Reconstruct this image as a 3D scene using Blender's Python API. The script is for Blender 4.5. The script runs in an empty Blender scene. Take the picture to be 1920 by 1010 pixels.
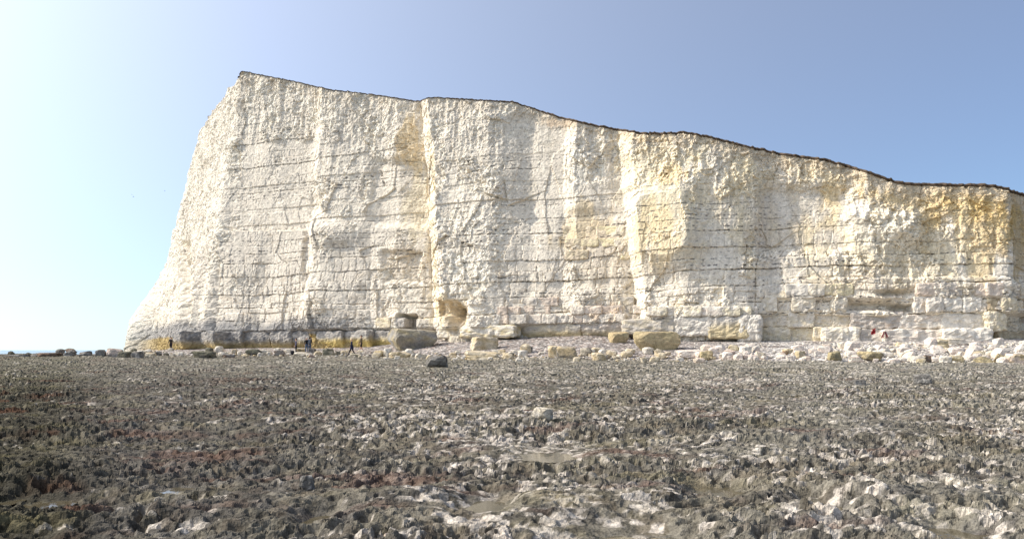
import bpy, math
import numpy as np
from mathutils import Vector

# ------------------------------------------------------------------ camera, sky, sun, exposure
scene = bpy.context.scene
COL = scene.collection
F = 1392.0            # focal length in pixels of the 1920 px wide photograph
HY = 656.0            # image row of the horizon
ZC = 1.55             # eye height
cam_d = bpy.data.cameras.new('camera')
cam = bpy.data.objects.new('camera', cam_d); COL.objects.link(cam)
cam.location = (0, 0, ZC); cam.rotation_euler = (math.radians(90), 0, 0)
cam_d.sensor_width = 36; cam_d.lens = 36 * F / 1920
cam_d.shift_y = (HY - 505) / 1920
cam_d.clip_start = 0.1; cam_d.clip_end = 60000
scene.camera = cam

SUN_EL = math.radians(38)
SUN_AZ = math.radians(-91)      # measured from +Y (view direction) towards +X: the sun stands to the left, raking along the cliff
sun_dir = Vector((math.sin(SUN_AZ) * math.cos(SUN_EL), math.cos(SUN_AZ) * math.cos(SUN_EL), math.sin(SUN_EL)))
world = bpy.data.worlds.new('World'); scene.world = world; world.use_nodes = True
wn = world.node_tree.nodes; wl = world.node_tree.links
bg = wn['Background']
sky = wn.new('ShaderNodeTexSky'); sky.sky_type = 'NISHITA'; sky.sun_disc = False
sky.sun_elevation = SUN_EL; sky.sun_rotation = SUN_AZ
sky.air_density = 1.0; sky.dust_density = 0.25; sky.ozone_density = 2.5; sky.altitude = 0
# sea haze in the sky: forward-scattered light round the sun, thicker towards the horizon, the same law in every direction
def wmath(op, a, b=None, clamp=False):
    q = wn.new('ShaderNodeMath'); q.operation = op; q.use_clamp = clamp
    for i_, v_ in enumerate((a, b)):
        if v_ is None: continue
        if isinstance(v_, (int, float)): q.inputs[i_].default_value = v_
        else: wl.new(v_, q.inputs[i_])
    return q.outputs[0]
wtc = wn.new('ShaderNodeTexCoord')
wdot = wn.new('ShaderNodeVectorMath'); wdot.operation = 'DOT_PRODUCT'; wl.new(wtc.outputs['Generated'], wdot.inputs[0]); wdot.inputs[1].default_value = sun_dir
wsep = wn.new('ShaderNodeSeparateXYZ'); wl.new(wtc.outputs['Generated'], wsep.inputs[0])
HG = 0.55
phase = wmath('DIVIDE', 1 - HG * HG, wmath('POWER', wmath('SUBTRACT', 1 + HG * HG, wmath('MULTIPLY', wdot.outputs['Value'], 2 * HG)), 1.5))
airm = wmath('DIVIDE', 1.0, wmath('ADD', wmath('MAXIMUM', wsep.outputs['Z'], 0.0), 1.3))
hz = wmath('MULTIPLY', wmath('MULTIPLY', phase, airm), 11.2)
hcol = wn.new('ShaderNodeVectorMath'); hcol.operation = 'SCALE'; hcol.inputs[0].default_value = (0.96, 0.97, 1.0); wl.new(hz, hcol.inputs['Scale'])
hadd = wn.new('ShaderNodeVectorMath'); hadd.operation = 'ADD'; wtint = wn.new('ShaderNodeVectorMath'); wtint.operation = 'MULTIPLY'; wtint.inputs[1].default_value = (.52, .84, 1.15); wl.new(sky.outputs[0], wtint.inputs[0]); wl.new(wtint.outputs[0], hadd.inputs[0]); wl.new(hcol.outputs[0], hadd.inputs[1])
wl.new(hadd.outputs[0], bg.inputs[0]); bg.inputs[1].default_value = 0.078
sun_l = bpy.data.lights.new('sun', 'SUN'); sun_l.energy = 4.7; sun_l.angle = math.radians(0.5); sun_l.color = (1, 0.915, 0.79)
sun_o = bpy.data.objects.new('sun', sun_l); COL.objects.link(sun_o)
sun_o.rotation_euler = (-sun_dir).to_track_quat('-Z', 'Y').to_euler(); sun_o.location = (-60, 10, 80)
vs = scene.view_settings
vs.view_transform = 'Standard'; vs.look = 'None'; vs.exposure = 0.16; vs.gamma = 1; vs.use_curve_mapping = False

rng = np.random.default_rng(7)

# ------------------------------------------------------------------ numpy noise
def _h(ix, iy, seed):
    h = np.asarray(ix).astype(np.uint32) * np.uint32(374761393) + np.asarray(iy).astype(np.uint32) * np.uint32(668265263) + np.uint32((seed * 974711) & 0xFFFFFFFF)
    h = (h ^ (h >> np.uint32(13))) * np.uint32(1274126177)
    h = (h ^ (h >> np.uint32(15))) * np.uint32(2246822519)
    return h ^ (h >> np.uint32(16))
def h01(ix, iy, seed): return (_h(ix, iy, seed) & np.uint32(0xFFFFFF)) * (1.0 / 0x1000000)
def pn(x, y, seed=0):
    x = np.asarray(x, float); y = np.asarray(y, float)
    x0 = np.floor(x); y0 = np.floor(y); fx = x - x0; fy = y - y0
    x0 = x0.astype(np.int32); y0 = y0.astype(np.int32)
    u = fx * fx * fx * (fx * (fx * 6 - 15) + 10); v = fy * fy * fy * (fy * (fy * 6 - 15) + 10)
    def g(ix, iy, dx, dy):
        a = h01(ix, iy, seed) * 2 * np.pi
        return np.cos(a) * dx + np.sin(a) * dy
    a = g(x0, y0, fx, fy); b = g(x0 + 1, y0, fx - 1, fy)
    c = g(x0, y0 + 1, fx, fy - 1); d = g(x0 + 1, y0 + 1, fx - 1, fy - 1)
    return ((a + (b - a) * u) * (1 - v) + (c + (d - c) * u) * v) * 1.5
def fbm(x, y, o=4, seed=0, gain=0.5):
    t = 0; a = 1.0; n = 0
    for i in range(o):
        t = t + a * pn(x * 2 ** i + 13.1 * i, y * 2 ** i + 7.7 * i, seed + i); n += a; a *= gain
    return t / n
def ridged(x, y, o=4, seed=0, gain=0.55):
    t = 0; a = 1.0; n = 0
    for i in range(o):
        t = t + a * (1 - 2 * np.abs(pn(x * 2.1 ** i + 3.1 * i, y * 2.1 ** i + 9.7 * i, seed + i))); n += a; a *= gain
    return t / n
def worley(x, y, seed=0):
    """F1, F2, offset to the nearest cell point and three random numbers of that cell."""
    x0 = np.floor(x).astype(np.int64); y0 = np.floor(y).astype(np.int64)
    f1 = np.full(x.shape, 9.0); f2 = np.full(x.shape, 9.0)
    cx = np.zeros(x.shape, np.int64); cy = np.zeros(x.shape, np.int64); ox = np.zeros(x.shape); oy = np.zeros(x.shape)
    for i in (-1, 0, 1):
        for j in (-1, 0, 1):
            ix = x0 + i; iy = y0 + j
            dx = x - (ix + h01(ix, iy, seed)); dy = y - (iy + h01(ix, iy, seed + 1))
            d = dx * dx + dy * dy
            m = d < f1
            f2 = np.where(m, f1, np.minimum(f2, d)); f1 = np.where(m, d, f1)
            cx = np.where(m, ix, cx); cy = np.where(m, iy, cy); ox = np.where(m, dx, ox); oy = np.where(m, dy, oy)
    return np.sqrt(f1), np.sqrt(f2), ox, oy, h01(cx, cy, seed + 2), h01(cx, cy, seed + 3), h01(cx, cy, seed + 4)
def ss(a, b, x):
    t = np.clip((x - a) / (b - a), 0, 1); return t * t * (3 - 2 * t)
def facets(x, y, seed, tilt=1.0):
    f1, f2, ox, oy, r1, r2, r3 = worley(x, y, seed)
    return (r1 - .5) * 1.0 + tilt * ((r2 - .5) * 2 * ox + (r3 - .5) * 2 * oy), f2 - f1

def P(px, py, Y):
    """World point seen at pixel (px, py) of the photograph at depth Y."""
    return np.array([(px - 960) * Y / F, Y, ZC + (HY - py) * Y / F])

# ------------------------------------------------------------------ scene helpers
def tag(o, label=None, cat=None, group=None, kind=None):
    for k, v in (('label', label), ('category', cat), ('group', group), ('kind', kind)):
        if v: o[k] = v
    return o
def empty(name, loc=(0, 0, 0), rz=0.0):
    o = bpy.data.objects.new(name, None); COL.objects.link(o); o.location = loc; o.rotation_euler = (0, 0, rz)
    o.empty_display_size = 0.2
    return o
def mesh_np(name, co, faces, mat, parent=None, col=None, smooth=True, attrs=None):
    """co (n,3), faces (m,3 or 4) numpy arrays -> one linked mesh object."""
    me = bpy.data.meshes.new(name)
    co = np.ascontiguousarray(co, np.float32); faces = np.ascontiguousarray(faces, np.int32)
    k = faces.shape[1]
    me.vertices.add(len(co)); me.vertices.foreach_set('co', co.ravel())
    me.loops.add(faces.size); me.loops.foreach_set('vertex_index', faces.ravel())
    me.polygons.add(len(faces)); me.polygons.foreach_set('loop_start', np.arange(0, faces.size, k, dtype=np.int32))
    me.polygons.foreach_set('use_smooth', np.full(len(faces), smooth))
    me.update(calc_edges=True)
    if col is not None:
        a = me.attributes.new('Col', 'FLOAT_COLOR', 'POINT')
        c4 = np.ones((len(co), 4), np.float32); c4[:, :3] = np.clip(col, 0, 1); a.data.foreach_set('color', c4.ravel())
    for nm, v in (attrs or {}).items():
        a = me.attributes.new(nm, 'FLOAT', 'POINT'); a.data.foreach_set('value', np.ascontiguousarray(v, np.float32).ravel())
    for m in (mat if isinstance(mat, (list, tuple)) else [mat]): me.materials.append(m)
    o = bpy.data.objects.new(name, me); COL.objects.link(o)
    if parent: o.parent = parent
    return o
def grid_faces(nr, nc, flip=False):
    i = np.arange(nr * nc).reshape(nr, nc)
    f = np.stack([i[:-1, :-1], i[:-1, 1:], i[1:, 1:], i[1:, :-1]], -1).reshape(-1, 4)
    return f[:, ::-1] if flip else f
def mixc(a, b, m):
    m = np.asarray(m)[..., None]; return np.asarray(a) * (1 - m) + np.asarray(b) * m

# ------------------------------------------------------------------ materials
def new_mat(name, rough=0.95, spec=0.15):
    m = bpy.data.materials.new(name); m.use_nodes = True
    n = m.node_tree.nodes; b = n['Principled BSDF']
    b.inputs['Roughness'].default_value = rough; b.inputs['Specular IOR Level'].default_value = spec
    return m, n, m.node_tree.links, b
def attr_mat(name, speck=0.12, s1=6.0, s2=40.0, bump=0.5, bdist=0.05, rough=0.95, spec=0.1, coord='Object'):
    """Vertex colour (mineral colour, stains, some painted shade) with fine procedural mottling and relief."""
    m, n, l, b = new_mat(name, rough, spec)
    at = n.new('ShaderNodeAttribute'); at.attribute_name = 'Col'
    tc = n.new('ShaderNodeTexCoord')
    n1 = n.new('ShaderNodeTexNoise'); n1.inputs['Scale'].default_value = s1; n1.inputs['Detail'].default_value = 5
    n2 = n.new('ShaderNodeTexNoise'); n2.inputs['Scale'].default_value = s2; n2.inputs['Detail'].default_value = 3
    for q in (n1, n2): l.new(tc.outputs[coord], q.inputs['Vector'])
    ad = n.new('ShaderNodeMath'); ad.operation = 'ADD'; l.new(n1.outputs['Fac'], ad.inputs[0]); l.new(n2.outputs['Fac'], ad.inputs[1])
    mr = n.new('ShaderNodeMapRange'); mr.inputs['From Min'].default_value = 0.7; mr.inputs['From Max'].default_value = 1.3
    mr.inputs['To Min'].default_value = 1 - speck * 1.6; mr.inputs['To Max'].default_value = 1 + speck
    l.new(ad.outputs[0], mr.inputs['Value'])
    mx = n.new('ShaderNodeVectorMath'); mx.operation = 'SCALE'
    l.new(at.outputs['Color'], mx.inputs[0]); l.new(mr.outputs[0], mx.inputs['Scale'])
    l.new(mx.outputs[0], b.inputs['Base Color'])
    bp = n.new('ShaderNodeBump'); bp.inputs['Strength'].default_value = bump; bp.inputs['Distance'].default_value = bdist
    l.new(ad.outputs[0], bp.inputs['Height']); l.new(bp.outputs[0], b.inputs['Normal'])
    return m
def plain_mat(name, c, rough=0.8, spec=0.2, var=0.25, scale=8):
    m, n, l, b = new_mat(name, rough, spec)
    nz = n.new('ShaderNodeTexNoise'); nz.inputs['Scale'].default_value = scale; nz.inputs['Detail'].default_value = 4
    tc = n.new('ShaderNodeTexCoord'); l.new(tc.outputs['Object'], nz.inputs['Vector'])
    rp = n.new('ShaderNodeValToRGB')
    rp.color_ramp.elements[0].position = .3; rp.color_ramp.elements[1].position = .7
    rp.color_ramp.elements[0].color = (*[v * (1 - var) for v in c], 1); rp.color_ramp.elements[1].color = (*[min(1, v * (1 + var)) for v in c], 1)
    l.new(nz.outputs['Fac'], rp.inputs[0]); l.new(rp.outputs[0], b.inputs['Base Color'])
    return m
M_cliff = attr_mat('chalk', 0.18, 2.5, 11.0, 0.6, 0.10, spec=0.0)
M_block = attr_mat('chalk_blocks', 0.16, 2.0, 9.0, 0.7, 0.10, spec=0.0)
M_ground = attr_mat('foreshore_rock', 0.35, 9.0, 42.0, 0.55, 0.03, rough=0.95, spec=0.04)
def add_pebbles(m):
    n = m.node_tree.nodes; l = m.node_tree.links; b = n['Principled BSDF']
    tc = n.new('ShaderNodeTexCoord'); vo = n.new('ShaderNodeTexVoronoi'); vo.inputs['Scale'].default_value = 4.2; l.new(tc.outputs['Object'], vo.inputs['Vector'])
    at = n.new('ShaderNodeAttribute'); at.attribute_name = 'shingle'
    sp = n.new('ShaderNodeSeparateColor'); l.new(vo.outputs['Color'], sp.inputs[0])
    mr = n.new('ShaderNodeMapRange'); mr.inputs['To Min'].default_value = .3; mr.inputs['To Max'].default_value = 1.45; l.new(sp.outputs[0], mr.inputs['Value'])
    mx = n.new('ShaderNodeMix'); mx.data_type = 'FLOAT'; mx.inputs[2].default_value = 1.0; l.new(at.outputs['Fac'], mx.inputs[0]); l.new(mr.outputs[0], mx.inputs[3])
    old = b.inputs['Base Color'].links[0].from_socket
    sc = n.new('ShaderNodeVectorMath'); sc.operation = 'SCALE'; l.new(old, sc.inputs[0]); l.new(mx.outputs[0], sc.inputs['Scale']); l.new(sc.outputs[0], b.inputs['Base Color'])
    oldn = b.inputs['Normal'].links[0].from_socket
    bp = n.new('ShaderNodeBump'); bp.inputs['Distance'].default_value = .12; bp.invert = True; l.new(at.outputs['Fac'], bp.inputs['Strength']); l.new(vo.outputs['Distance'], bp.inputs['Height']); l.new(oldn, bp.inputs['Normal']); l.new(bp.outputs[0], b.inputs['Normal'])
add_pebbles(M_ground)
M_stone = attr_mat('boulder_rock', 0.25, 4.0, 16.0, 0.8, 0.06, spec=0.02)
M_turf = plain_mat('turf_and_soil', (0.10, 0.072, 0.05), 1.0, 0.0, 0.5, 2.0)

# ------------------------------------------------------------------ cliff: plan of the rim, heights
# rim points given by the picture column they stand at and their depth
front = [(452, 98), (520, 96.2), (600, 93.6), (700, 89.6), (800, 85.4), (950, 81.0), (1100, 78.0), (1200, 76.2), (1350, 73.6), (1500, 71.6),
         (1700, 69.8), (1870, 69.0), (1930, 71.8), (2080, 76.0), (2300, 75.0), (2600, 73.0)]
pts = [(-30, 165), (-40, 150), (-47.5, 135), (-51.6, 123)] + [((-51.6) + (15.8) * k, 123 - 25 * k) for k in (.12, .3, .5, .7, .9)]
pts += [((p - 960) * y / F, y) for p, y in front]
pts = np.array(pts)
seg = np.r_[0, np.cumsum(np.hypot(*np.diff(pts, axis=0).T))]
NC = 1600
# finer columns on the part in view
sd = np.linspace(0, seg[-1], 6000)
xd = np.interp(sd, seg, pts[:, 0]); yd = np.interp(sd, seg, pts[:, 1])
def gsm(a, w):
    k = np.exp(-0.5 * (np.arange(-4 * w, 4 * w + 1) / w) ** 2); k /= k.sum()
    return np.convolve(np.pad(a, 4 * w, mode='edge'), k, 'valid')
ds = sd[1] - sd[0]
xs = gsm(xd, int(0.5 / ds)); ys = gsm(yd, int(0.5 / ds))
xw = gsm(xd, int(1.7 / ds)); yw = gsm(yd, int(1.7 / ds))
tx = np.gradient(xw); ty = np.gradient(yw); tl = np.hypot(tx, ty)
nxd = ty / tl; nyd = -tx / tl                     # outward (towards the sea and the camera)
sgrid_w = np.where((sd > seg[2]) & (xs / ys < 0.75), 1.0, 0.25)
cw = np.cumsum(sgrid_w); S = np.interp(np.linspace(cw[0], cw[-1], NC), cw, sd)
RX = np.interp(S, sd, xs); RY = np.interp(S, sd, ys); NX = np.interp(S, sd, nxd); NY = np.interp(S, sd, nyd)
nl = np.hypot(NX, NY); NX /= nl; NY /= nl
S_A = seg[9]                                      # arc length of the front corner
rim_px = RX / RY * F + 960
ytop = np.array([(440, 135), (470, 136), (540, 149), (620, 167), (700, 176), (760, 185), (786, 189), (812, 181), (850, 183), (960, 189), (990, 198),
                 (1050, 217), (1120, 233), (1200, 246), (1255, 247), (1280, 244), (1330, 253), (1400, 271), (1470, 286), (1550, 296), (1610, 313),
                 (1680, 337), (1700, 340), (1790, 343), (1865, 343), (1885, 351), (1920, 362), (2000, 385), (2300, 400), (2700, 400)], float)
Hf = ZC + (HY - np.interp(rim_px, ytop[:, 0], ytop[:, 1])) * RY / F
Hl = 37.6 + 0.5 * fbm(S * .35, S * 0, 3, 4) + 0 * S
wl_ = ss(S_A - 1.5, S_A + 1.0, S)
H = Hl * (1 - wl_) + Hf * wl_
H = H + 0.12 * fbm(S * .5, S * 0 + 3, 3, 5)

NR = 410
ZB = 0.2
v = np.linspace(0, 1, NR)[:, None]
Z = ZB + v * (H[None, :] - ZB)
Sg = np.broadcast_to(S[None, :], Z.shape)
down = H[None, :] - Z
bat_f = 0.125 * down + 0.25 * ss(6, 0, down)
lz = np.array([0, 3.2, 6.3, 9.3, 13.2, 18.4, 24.3, 29.5, 35.2, 38.5]); lo = np.array([11.6, 11.4, 10.9, 9.0, 6.3, 4.7, 3.6, 2.4, 1.0, 0])
bat_l = np.interp(Z, lz, lo)
wleft = ss(-0.75, -0.97, NX)[None, :] * (1 - wl_[None, :])
bat_m = 0.15 * down
bat = bat_f * wl_[None, :] + (1 - wl_[None, :]) * (bat_m * (1 - wleft) + bat_l * wleft)
X0 = RX[None, :] + NX[None, :] * bat; Y0 = RY[None, :] + NY[None, :] * bat
PX = X0 / Y0 * F + 960; PY = HY - (Z - ZC) * F / Y0
fr = np.clip((PY - 180) / 420, -.2, 1.1)
# --- large relief: stepped buttresses and recesses, (column at top, column at foot, outward metres at top, at foot)
keys = [(300, 180, 0, 0), (436, 388, .2, .4), (452, 402, 0, 0), (560, 540, 0, 0), (598, 572, .0, .2), (618, 596, 1.0, 1.3), (672, 650, .35, .7),
        (704, 690, -.2, -.3), (740, 740, -.3, -.3), (774, 796, -1.5, -1.6), (818, 848, 1.5, 1.7), (925, 915, .9, 1.1), (1000, 990, -.1, .1), (1060, 1052, -.2, 0),
        (1085, 1075, .8, .2), (1140, 1150, .1, .0), (1152, 1190, -.1, -.7), (1185, 1216, 1.0, 1.3), (1300, 1295, 1.1, 1.8), (1400, 1400, .7, 1.1),
        (1448, 1446, -.2, -.1), (1585, 1600, -.2, 0), (1615, 1640, .6, .5), (1730, 1720, .2, .3), (1765, 1765, .45, .4), (1862, 1880, .9, .7),
        (1890, 1905, .1, .2), (2100, 2100, 0, 0), (2500, 2500, 0, 0)]
wob = 5 * fbm(Z * .25, Sg * .05, 3, 11) + 3 * pn(Z * .9, Sg * .1, 12)
D = np.zeros_like(Z); pxw = PX + wob
K = [((a + (b - a) * fr), (c + (d - c) * fr)) for a, b, c, d in keys]
for (p0, d0), (p1, d1) in zip(K[:-1], K[1:]):
    m = (pxw >= p0) & (pxw < p1)
    t = (pxw - p0) / np.maximum(p1 - p0, 1e-3)
    D = np.where(m, d0 + (d1 - d0) * t, D)
D = 1.15 * np.where(Sg < S_A - 2, 0, D) + .7 * fbm(Sg * .11, Z * .03, 3, 13)
def blob(cx, cy, rx, ry, p=2.0): return np.exp(-(np.abs((PX - cx) / rx) ** p + np.abs((PY - cy) / ry) ** p))
def box(x0, x1, y0, y1, ex=4.0, ey=3.0):
    return ss(x0 - ex, x0 + ex, PX) * ss(x1 + ex, x1 - ex, PX) * ss(y0 - ey, y0 + ey, PY) * ss(y1 + ey, y1 - ey, PY)
nz1 = fbm(Sg * .3, Z * .3, 4, 21); nz2 = fbm(Sg * .9, Z * .9, 4, 22)
jx = 8 * nz1 + 5 * nz2
# local ledges, niches, hollows
PXs, PYs = PX, PY; PX = PX + jx; PY = PY + 3 * nz2
D += 0.55 * box(414, 575, 432, 600, 3, 1.5) * ss(600, 470, PY)
D += 0.8 * blob(640, 440, 40, 22, 3) + 0.7 * blob(615, 560, 34, 40)
D -= 0.9 * blob(603, 385, 16, 22, 3)
D -= 1.2 * box(341, 358, 455, 592, 4, 8)
D -= 0.7 * box(712, 775, 470, 528, 6, 5)
D -= 0.5 * box(700, 785, 300, 420, 12, 8)
D -= 2.6 * blob(866, 594, 16, 22, 2.5) ; D -= 1.8 * box(742, 768, 590, 618, 4, 4); D -= 1.0 * box(828, 868, 566, 592, 4, 3)
D += 0.7 * box(1582, 1728, 392, 520, 16, 9) * (0.6 + .8 * nz2) * ss(520, 400, PY) ; D += 0.5 * blob(1585, 400, 22, 20, 3) ; D += .5 * blob(1690, 425, 34, 22, 3)
D -= 1.3 * blob(1635, 574, 45, 8, 3) + 1.5 * blob(1695, 578, 24, 7, 3) + 0.9 * blob(1672, 550, 38, 6, 2)
D -= 0.6 * blob(1305, 388, 14, 24, 2.5)
D += 1.7 * np.clip(blob(1248, 425, 62, 78, 3) * 1.5, 0, 1)
D -= 0.5 * box(1425, 1590, 345, 470, 10, 12)
D += 0.9 * box(1420, 1880, 520, 560, 6, 3) * 0.35
D -= .5 * box(1055, 1150, 395, 540, 14, 10) * .6
PX, PY = PXs, PYs
# --- roughness: broken buttresses are rough, quarried-looking recesses are flat
flat = np.zeros_like(Z)
for b in ((448, 588, 265, 600), (700, 792, 300, 470), (948, 1062, 215, 545), (1090, 1180, 350, 540), (1205, 1295, 352, 440), (1428, 1590, 355, 470), (640, 700, 440, 590), (1440, 1560, 480, 545)):
    flat = np.maximum(flat, box(*b, 12, 12))
flat = np.clip(flat * (1.05 + .8 * nz1 + .5 * nz2), 0, 1)
topr = ss(9, 2, down)
leftf = 1 - ss(S_A - 1.0, S_A + .5, Sg)
rough = np.clip(0.95 - 0.82 * flat, .1, 1.2)
wx = Sg + .16 * pn(Sg * .8, Z * .8, 31); wz = Z + .16 * pn(Sg * .8, Z * .8, 32)
f_a, e_a = facets(wx / 2.8, wz / 4.6, 40, .75); f_b, e_b = facets(wx / 1.15, wz / 1.6, 50, .6); f_c, e_c = facets(wx / .5, wz / .6, 60, .8); f_d, e_d = facets(wx / .27, wz / .3, 64)
# clean fracture scars: whole angular patches that broke off smooth, between weathered rough ones
sc1 = worley(wx / 3.4, wz / 3.9, 44)[4]; sc2 = worley(wx / 1.5, wz / 1.9, 46)[4]
scar = np.where(sc1 < .33, .22, np.where(sc1 > .8, 1.25, .85)) * np.where(sc2 < .3, .35, 1.1)
scar = 1 - (1 - scar) * (1 - .4 * leftf) * (1 - .5 * topr)
rough = np.clip(rough * scar, .05, 1.35)
big = np.clip(np.maximum(rough, .45) * (1 - .6 * leftf) * (1 - .5 * topr), 0, 1)
meso = big * .42 * f_a + rough * (1 - .3 * leftf) * .20 * f_b + (.10 + .95 * rough) * .125 * f_c * (1 + .3 * topr) + (.12 + .9 * rough) * .105 * f_d + (.02 + .03 * rough) * ridged(Sg * 2.7, Z * 2.7, 2, 66)
meso += .10 * nz2 * rough + .35 * nz1 * rough
# vertical fluting on the upper third and the left flank
meso += .22 * (1 - flat) * ridged(Sg * .55, Z * .09, 3, 71) * ss(16, 4, down)
# --- beds and joints
dip = np.interp(PX, [300, 960, 1200, 1500, 1900], [-.1, .1, .35, .95, .95])
bz = Z - dip + .22 * pn(Sg * .10, Z * .1, 81) + .08 * pn(Sg * .6, Z * .3, 82) + .035 * pn(Sg * 2.6, Z * .8, 83)
beds = [0.0]; r2 = np.random.default_rng(3)
while beds[-1] < 42: beds.append(beds[-1] + float(r2.choice([.62, .8, 1.0, 1.25, 1.6])) * r2.uniform(.85, 1.15))
beds = np.array(beds); k0 = np.argmin(np.abs(beds - 4.1)); beds += 4.1 - beds[k0]
bi = np.clip(np.searchsorted(beds, bz.ravel()).reshape(bz.shape), 1, len(beds) - 1)
blo = beds[bi - 1]; bhi = beds[bi]; dlo = bz - blo; dhi = bhi - bz
bstr = h01(bi, bi * 0, 90)                      # how open the joint above this bed is
blo_str = h01(bi - 1, bi * 0, 90)
boff = (h01(bi, bi * 0, 91) - .5)
bw = 0.8 + 2.6 * h01(bi, bi * 0, 92)            # block width in this bed
bs = (Sg + .12 * pn(Sg, Z * 1.5, 93)) / bw + 37.7 * h01(bi, bi * 0, 94)
bk = np.floor(bs).astype(np.int64); jit = .6 * (h01(bk, bi, 95) - .5); bsj = bs - bk
jit1 = .6 * (h01(bk + 1, bi, 95) - .5)
own = np.where(bsj < jit + .0, bk - 1, np.where(bsj > 1 + jit1, bk + 1, bk))
dj = np.minimum(np.abs(bsj - jit), np.abs(bsj - 1 - jit1)) * bw
blk = h01(own, bi, 96) - .5; blt = h01(own, bi, 97) - .5
patch = ss(-.1, .35, fbm(Sg * .35, Z * .9, 4, 98, .65))
low = ss(16, 5, Z)
str_up = np.where(bstr > .45, 1.0, .35) * (0.12 + .88 * patch); str_lo = np.where(blo_str > .45, 1.0, .35) * (.12 + .88 * patch)
groove = np.maximum(str_up * np.exp(-(dhi / .055) ** 2), str_lo * np.exp(-(dlo / .055) ** 2))
vgroove = np.exp(-(dj / .06) ** 2) * ss(-.1, .5, fbm(Sg * .3, Z * .3, 3, 99) + .5 * low - .1 + .25 * flat)
bedamt = (1 - .75 * leftf) * (1 - .7 * topr)
meso += bedamt * (.14 * boff + (.06 + .10 * low) * blk + (.05 + .06 * low) * blt * (bsj - .5))
meso -= bedamt * (.13 + .22 * low) * groove + bedamt * (.05 + .12 * low) * vgroove
# long cracks
for cx, cy0, cy1, sl in ((776, 195, 600, .055), (707, 315, 350, .25), (946, 310, 380, .12), (950, 560, 615, .1), (1416, 480, 640, .0), (1180, 395, 470, -.35), (1590, 470, 560, .1)):
    cp = cx + sl * (PY - cy0) + 2.5 * pn(Z * .9, Z * 0 + cx, 33)
    meso -= (.6 if cx == 776 else .3) * np.exp(-((PX - cp) / (2.2 if cx == 776 else 1.3)) ** 2) * (1 if cx == 776 else ss(-.3, .2, pn(Z * 1.3, Z * 0 + cx * .1, 34))) * ss(cy0 - 4, cy0 + 4, PY) * ss(cy1 + 4, cy1 - 4, PY)
# wave-cut notch below the lowest ledge
meso -= 1.1 * ss(4.1, 3.6, bz) * (1 - leftf)
D = D + meso
CX = X0 + NX[None, :] * D; CY = Y0 + NY[None, :] * D
th0 = np.interp(rim_px, [440, 462, 480, 780, 795, 812, 845, 1000, 1060, 1300, 1700, 2600], [.0, .03, .09, .11, .04, .02, .10, .15, .23, .22, .29, .29])
ctp = gsm(CX[-1] / CY[-1] * F + 960, 2); want = ZC + (HY - np.interp(ctp, ytop[:, 0], ytop[:, 1])) * gsm(CY[-1], 2) / F - th0 - .05
corr = np.where(S > S_A + 1.5, np.clip(want - H, -2.5, 1.0), 0); corr = gsm(corr, 3)
CZ = Z + .05 * f_c * rough + corr[None, :] * v ** 3
# --- mineral colours and stains, plus shade painted into the recesses and far right end
chalk = np.array([.76, .683, .56]); pale = np.array([.835, .77, .645]); pink = np.array([.69, .59, .455]); ochre = np.array([.66, .47, .20])
lemon = np.array([.80, .685, .475]); grey = np.array([.54, .485, .415]); algae = np.array([.17, .165, .16]); rust = np.array([.50, .30, .15])
c = np.broadcast_to(chalk, Z.shape + (3,)).copy()
st1 = fbm(Sg * .10, Z * .10, 4, 101); st2 = fbm(Sg * .5, Z * .35, 4, 102); st3 = fbm(Sg * .35, Z * 1.4, 4, 103); st4 = fbm(Sg * 1.5, Z * .16, 4, 104)
c = mixc(c, pale, ss(.05, .5, st2 + .6 * (rough - .5)) * .8)
c = mixc(c, grey, ss(.0, .55, st1 + .5 * st3) * .35 + .30 * flat * ss(-.4, .4, st2))  # second grey term paints the grazing shade of the flat recesses
c = mixc(c, pink, ss(.1, .6, st3 + .3 * st2) * (.35 + .4 * ss(15, 6, Z)))
warm = ss(850, 1600, PX) * .85 + .08
c = mixc(c, lemon, np.clip(ss(-.1, .6, st2 + .6 * st1) * warm, 0, 1))
c = mixc(c, ochre * 1.12, np.clip(ss(1250, 1750, PX) * ss(500, 380, PY + 40 * st1) * ss(-.45, .35, st2 + .5 * st1 + .5 * st4) * .85, 0, 1))
c = mixc(c, lemon * .97, .8 * np.clip(blob(1250, 415, 62, 75, 2.5) * 1.5, 0, 1) * ss(-.5, .2, st2 + .4 * st4))
def stain_or_shade(cx, cy, rx, ry, colr, amt, th=.35):
    global c
    b = np.exp(-(((PX - cx) / rx) ** 2 + ((PY - cy) / ry) ** 2))
    m = ss(th, th + .35, b + .35 * st2 + .55 * st4 + .2 * st3) * amt * .8 * ss(.05, .25, b)
    c = mixc(c, colr, m)
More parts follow.
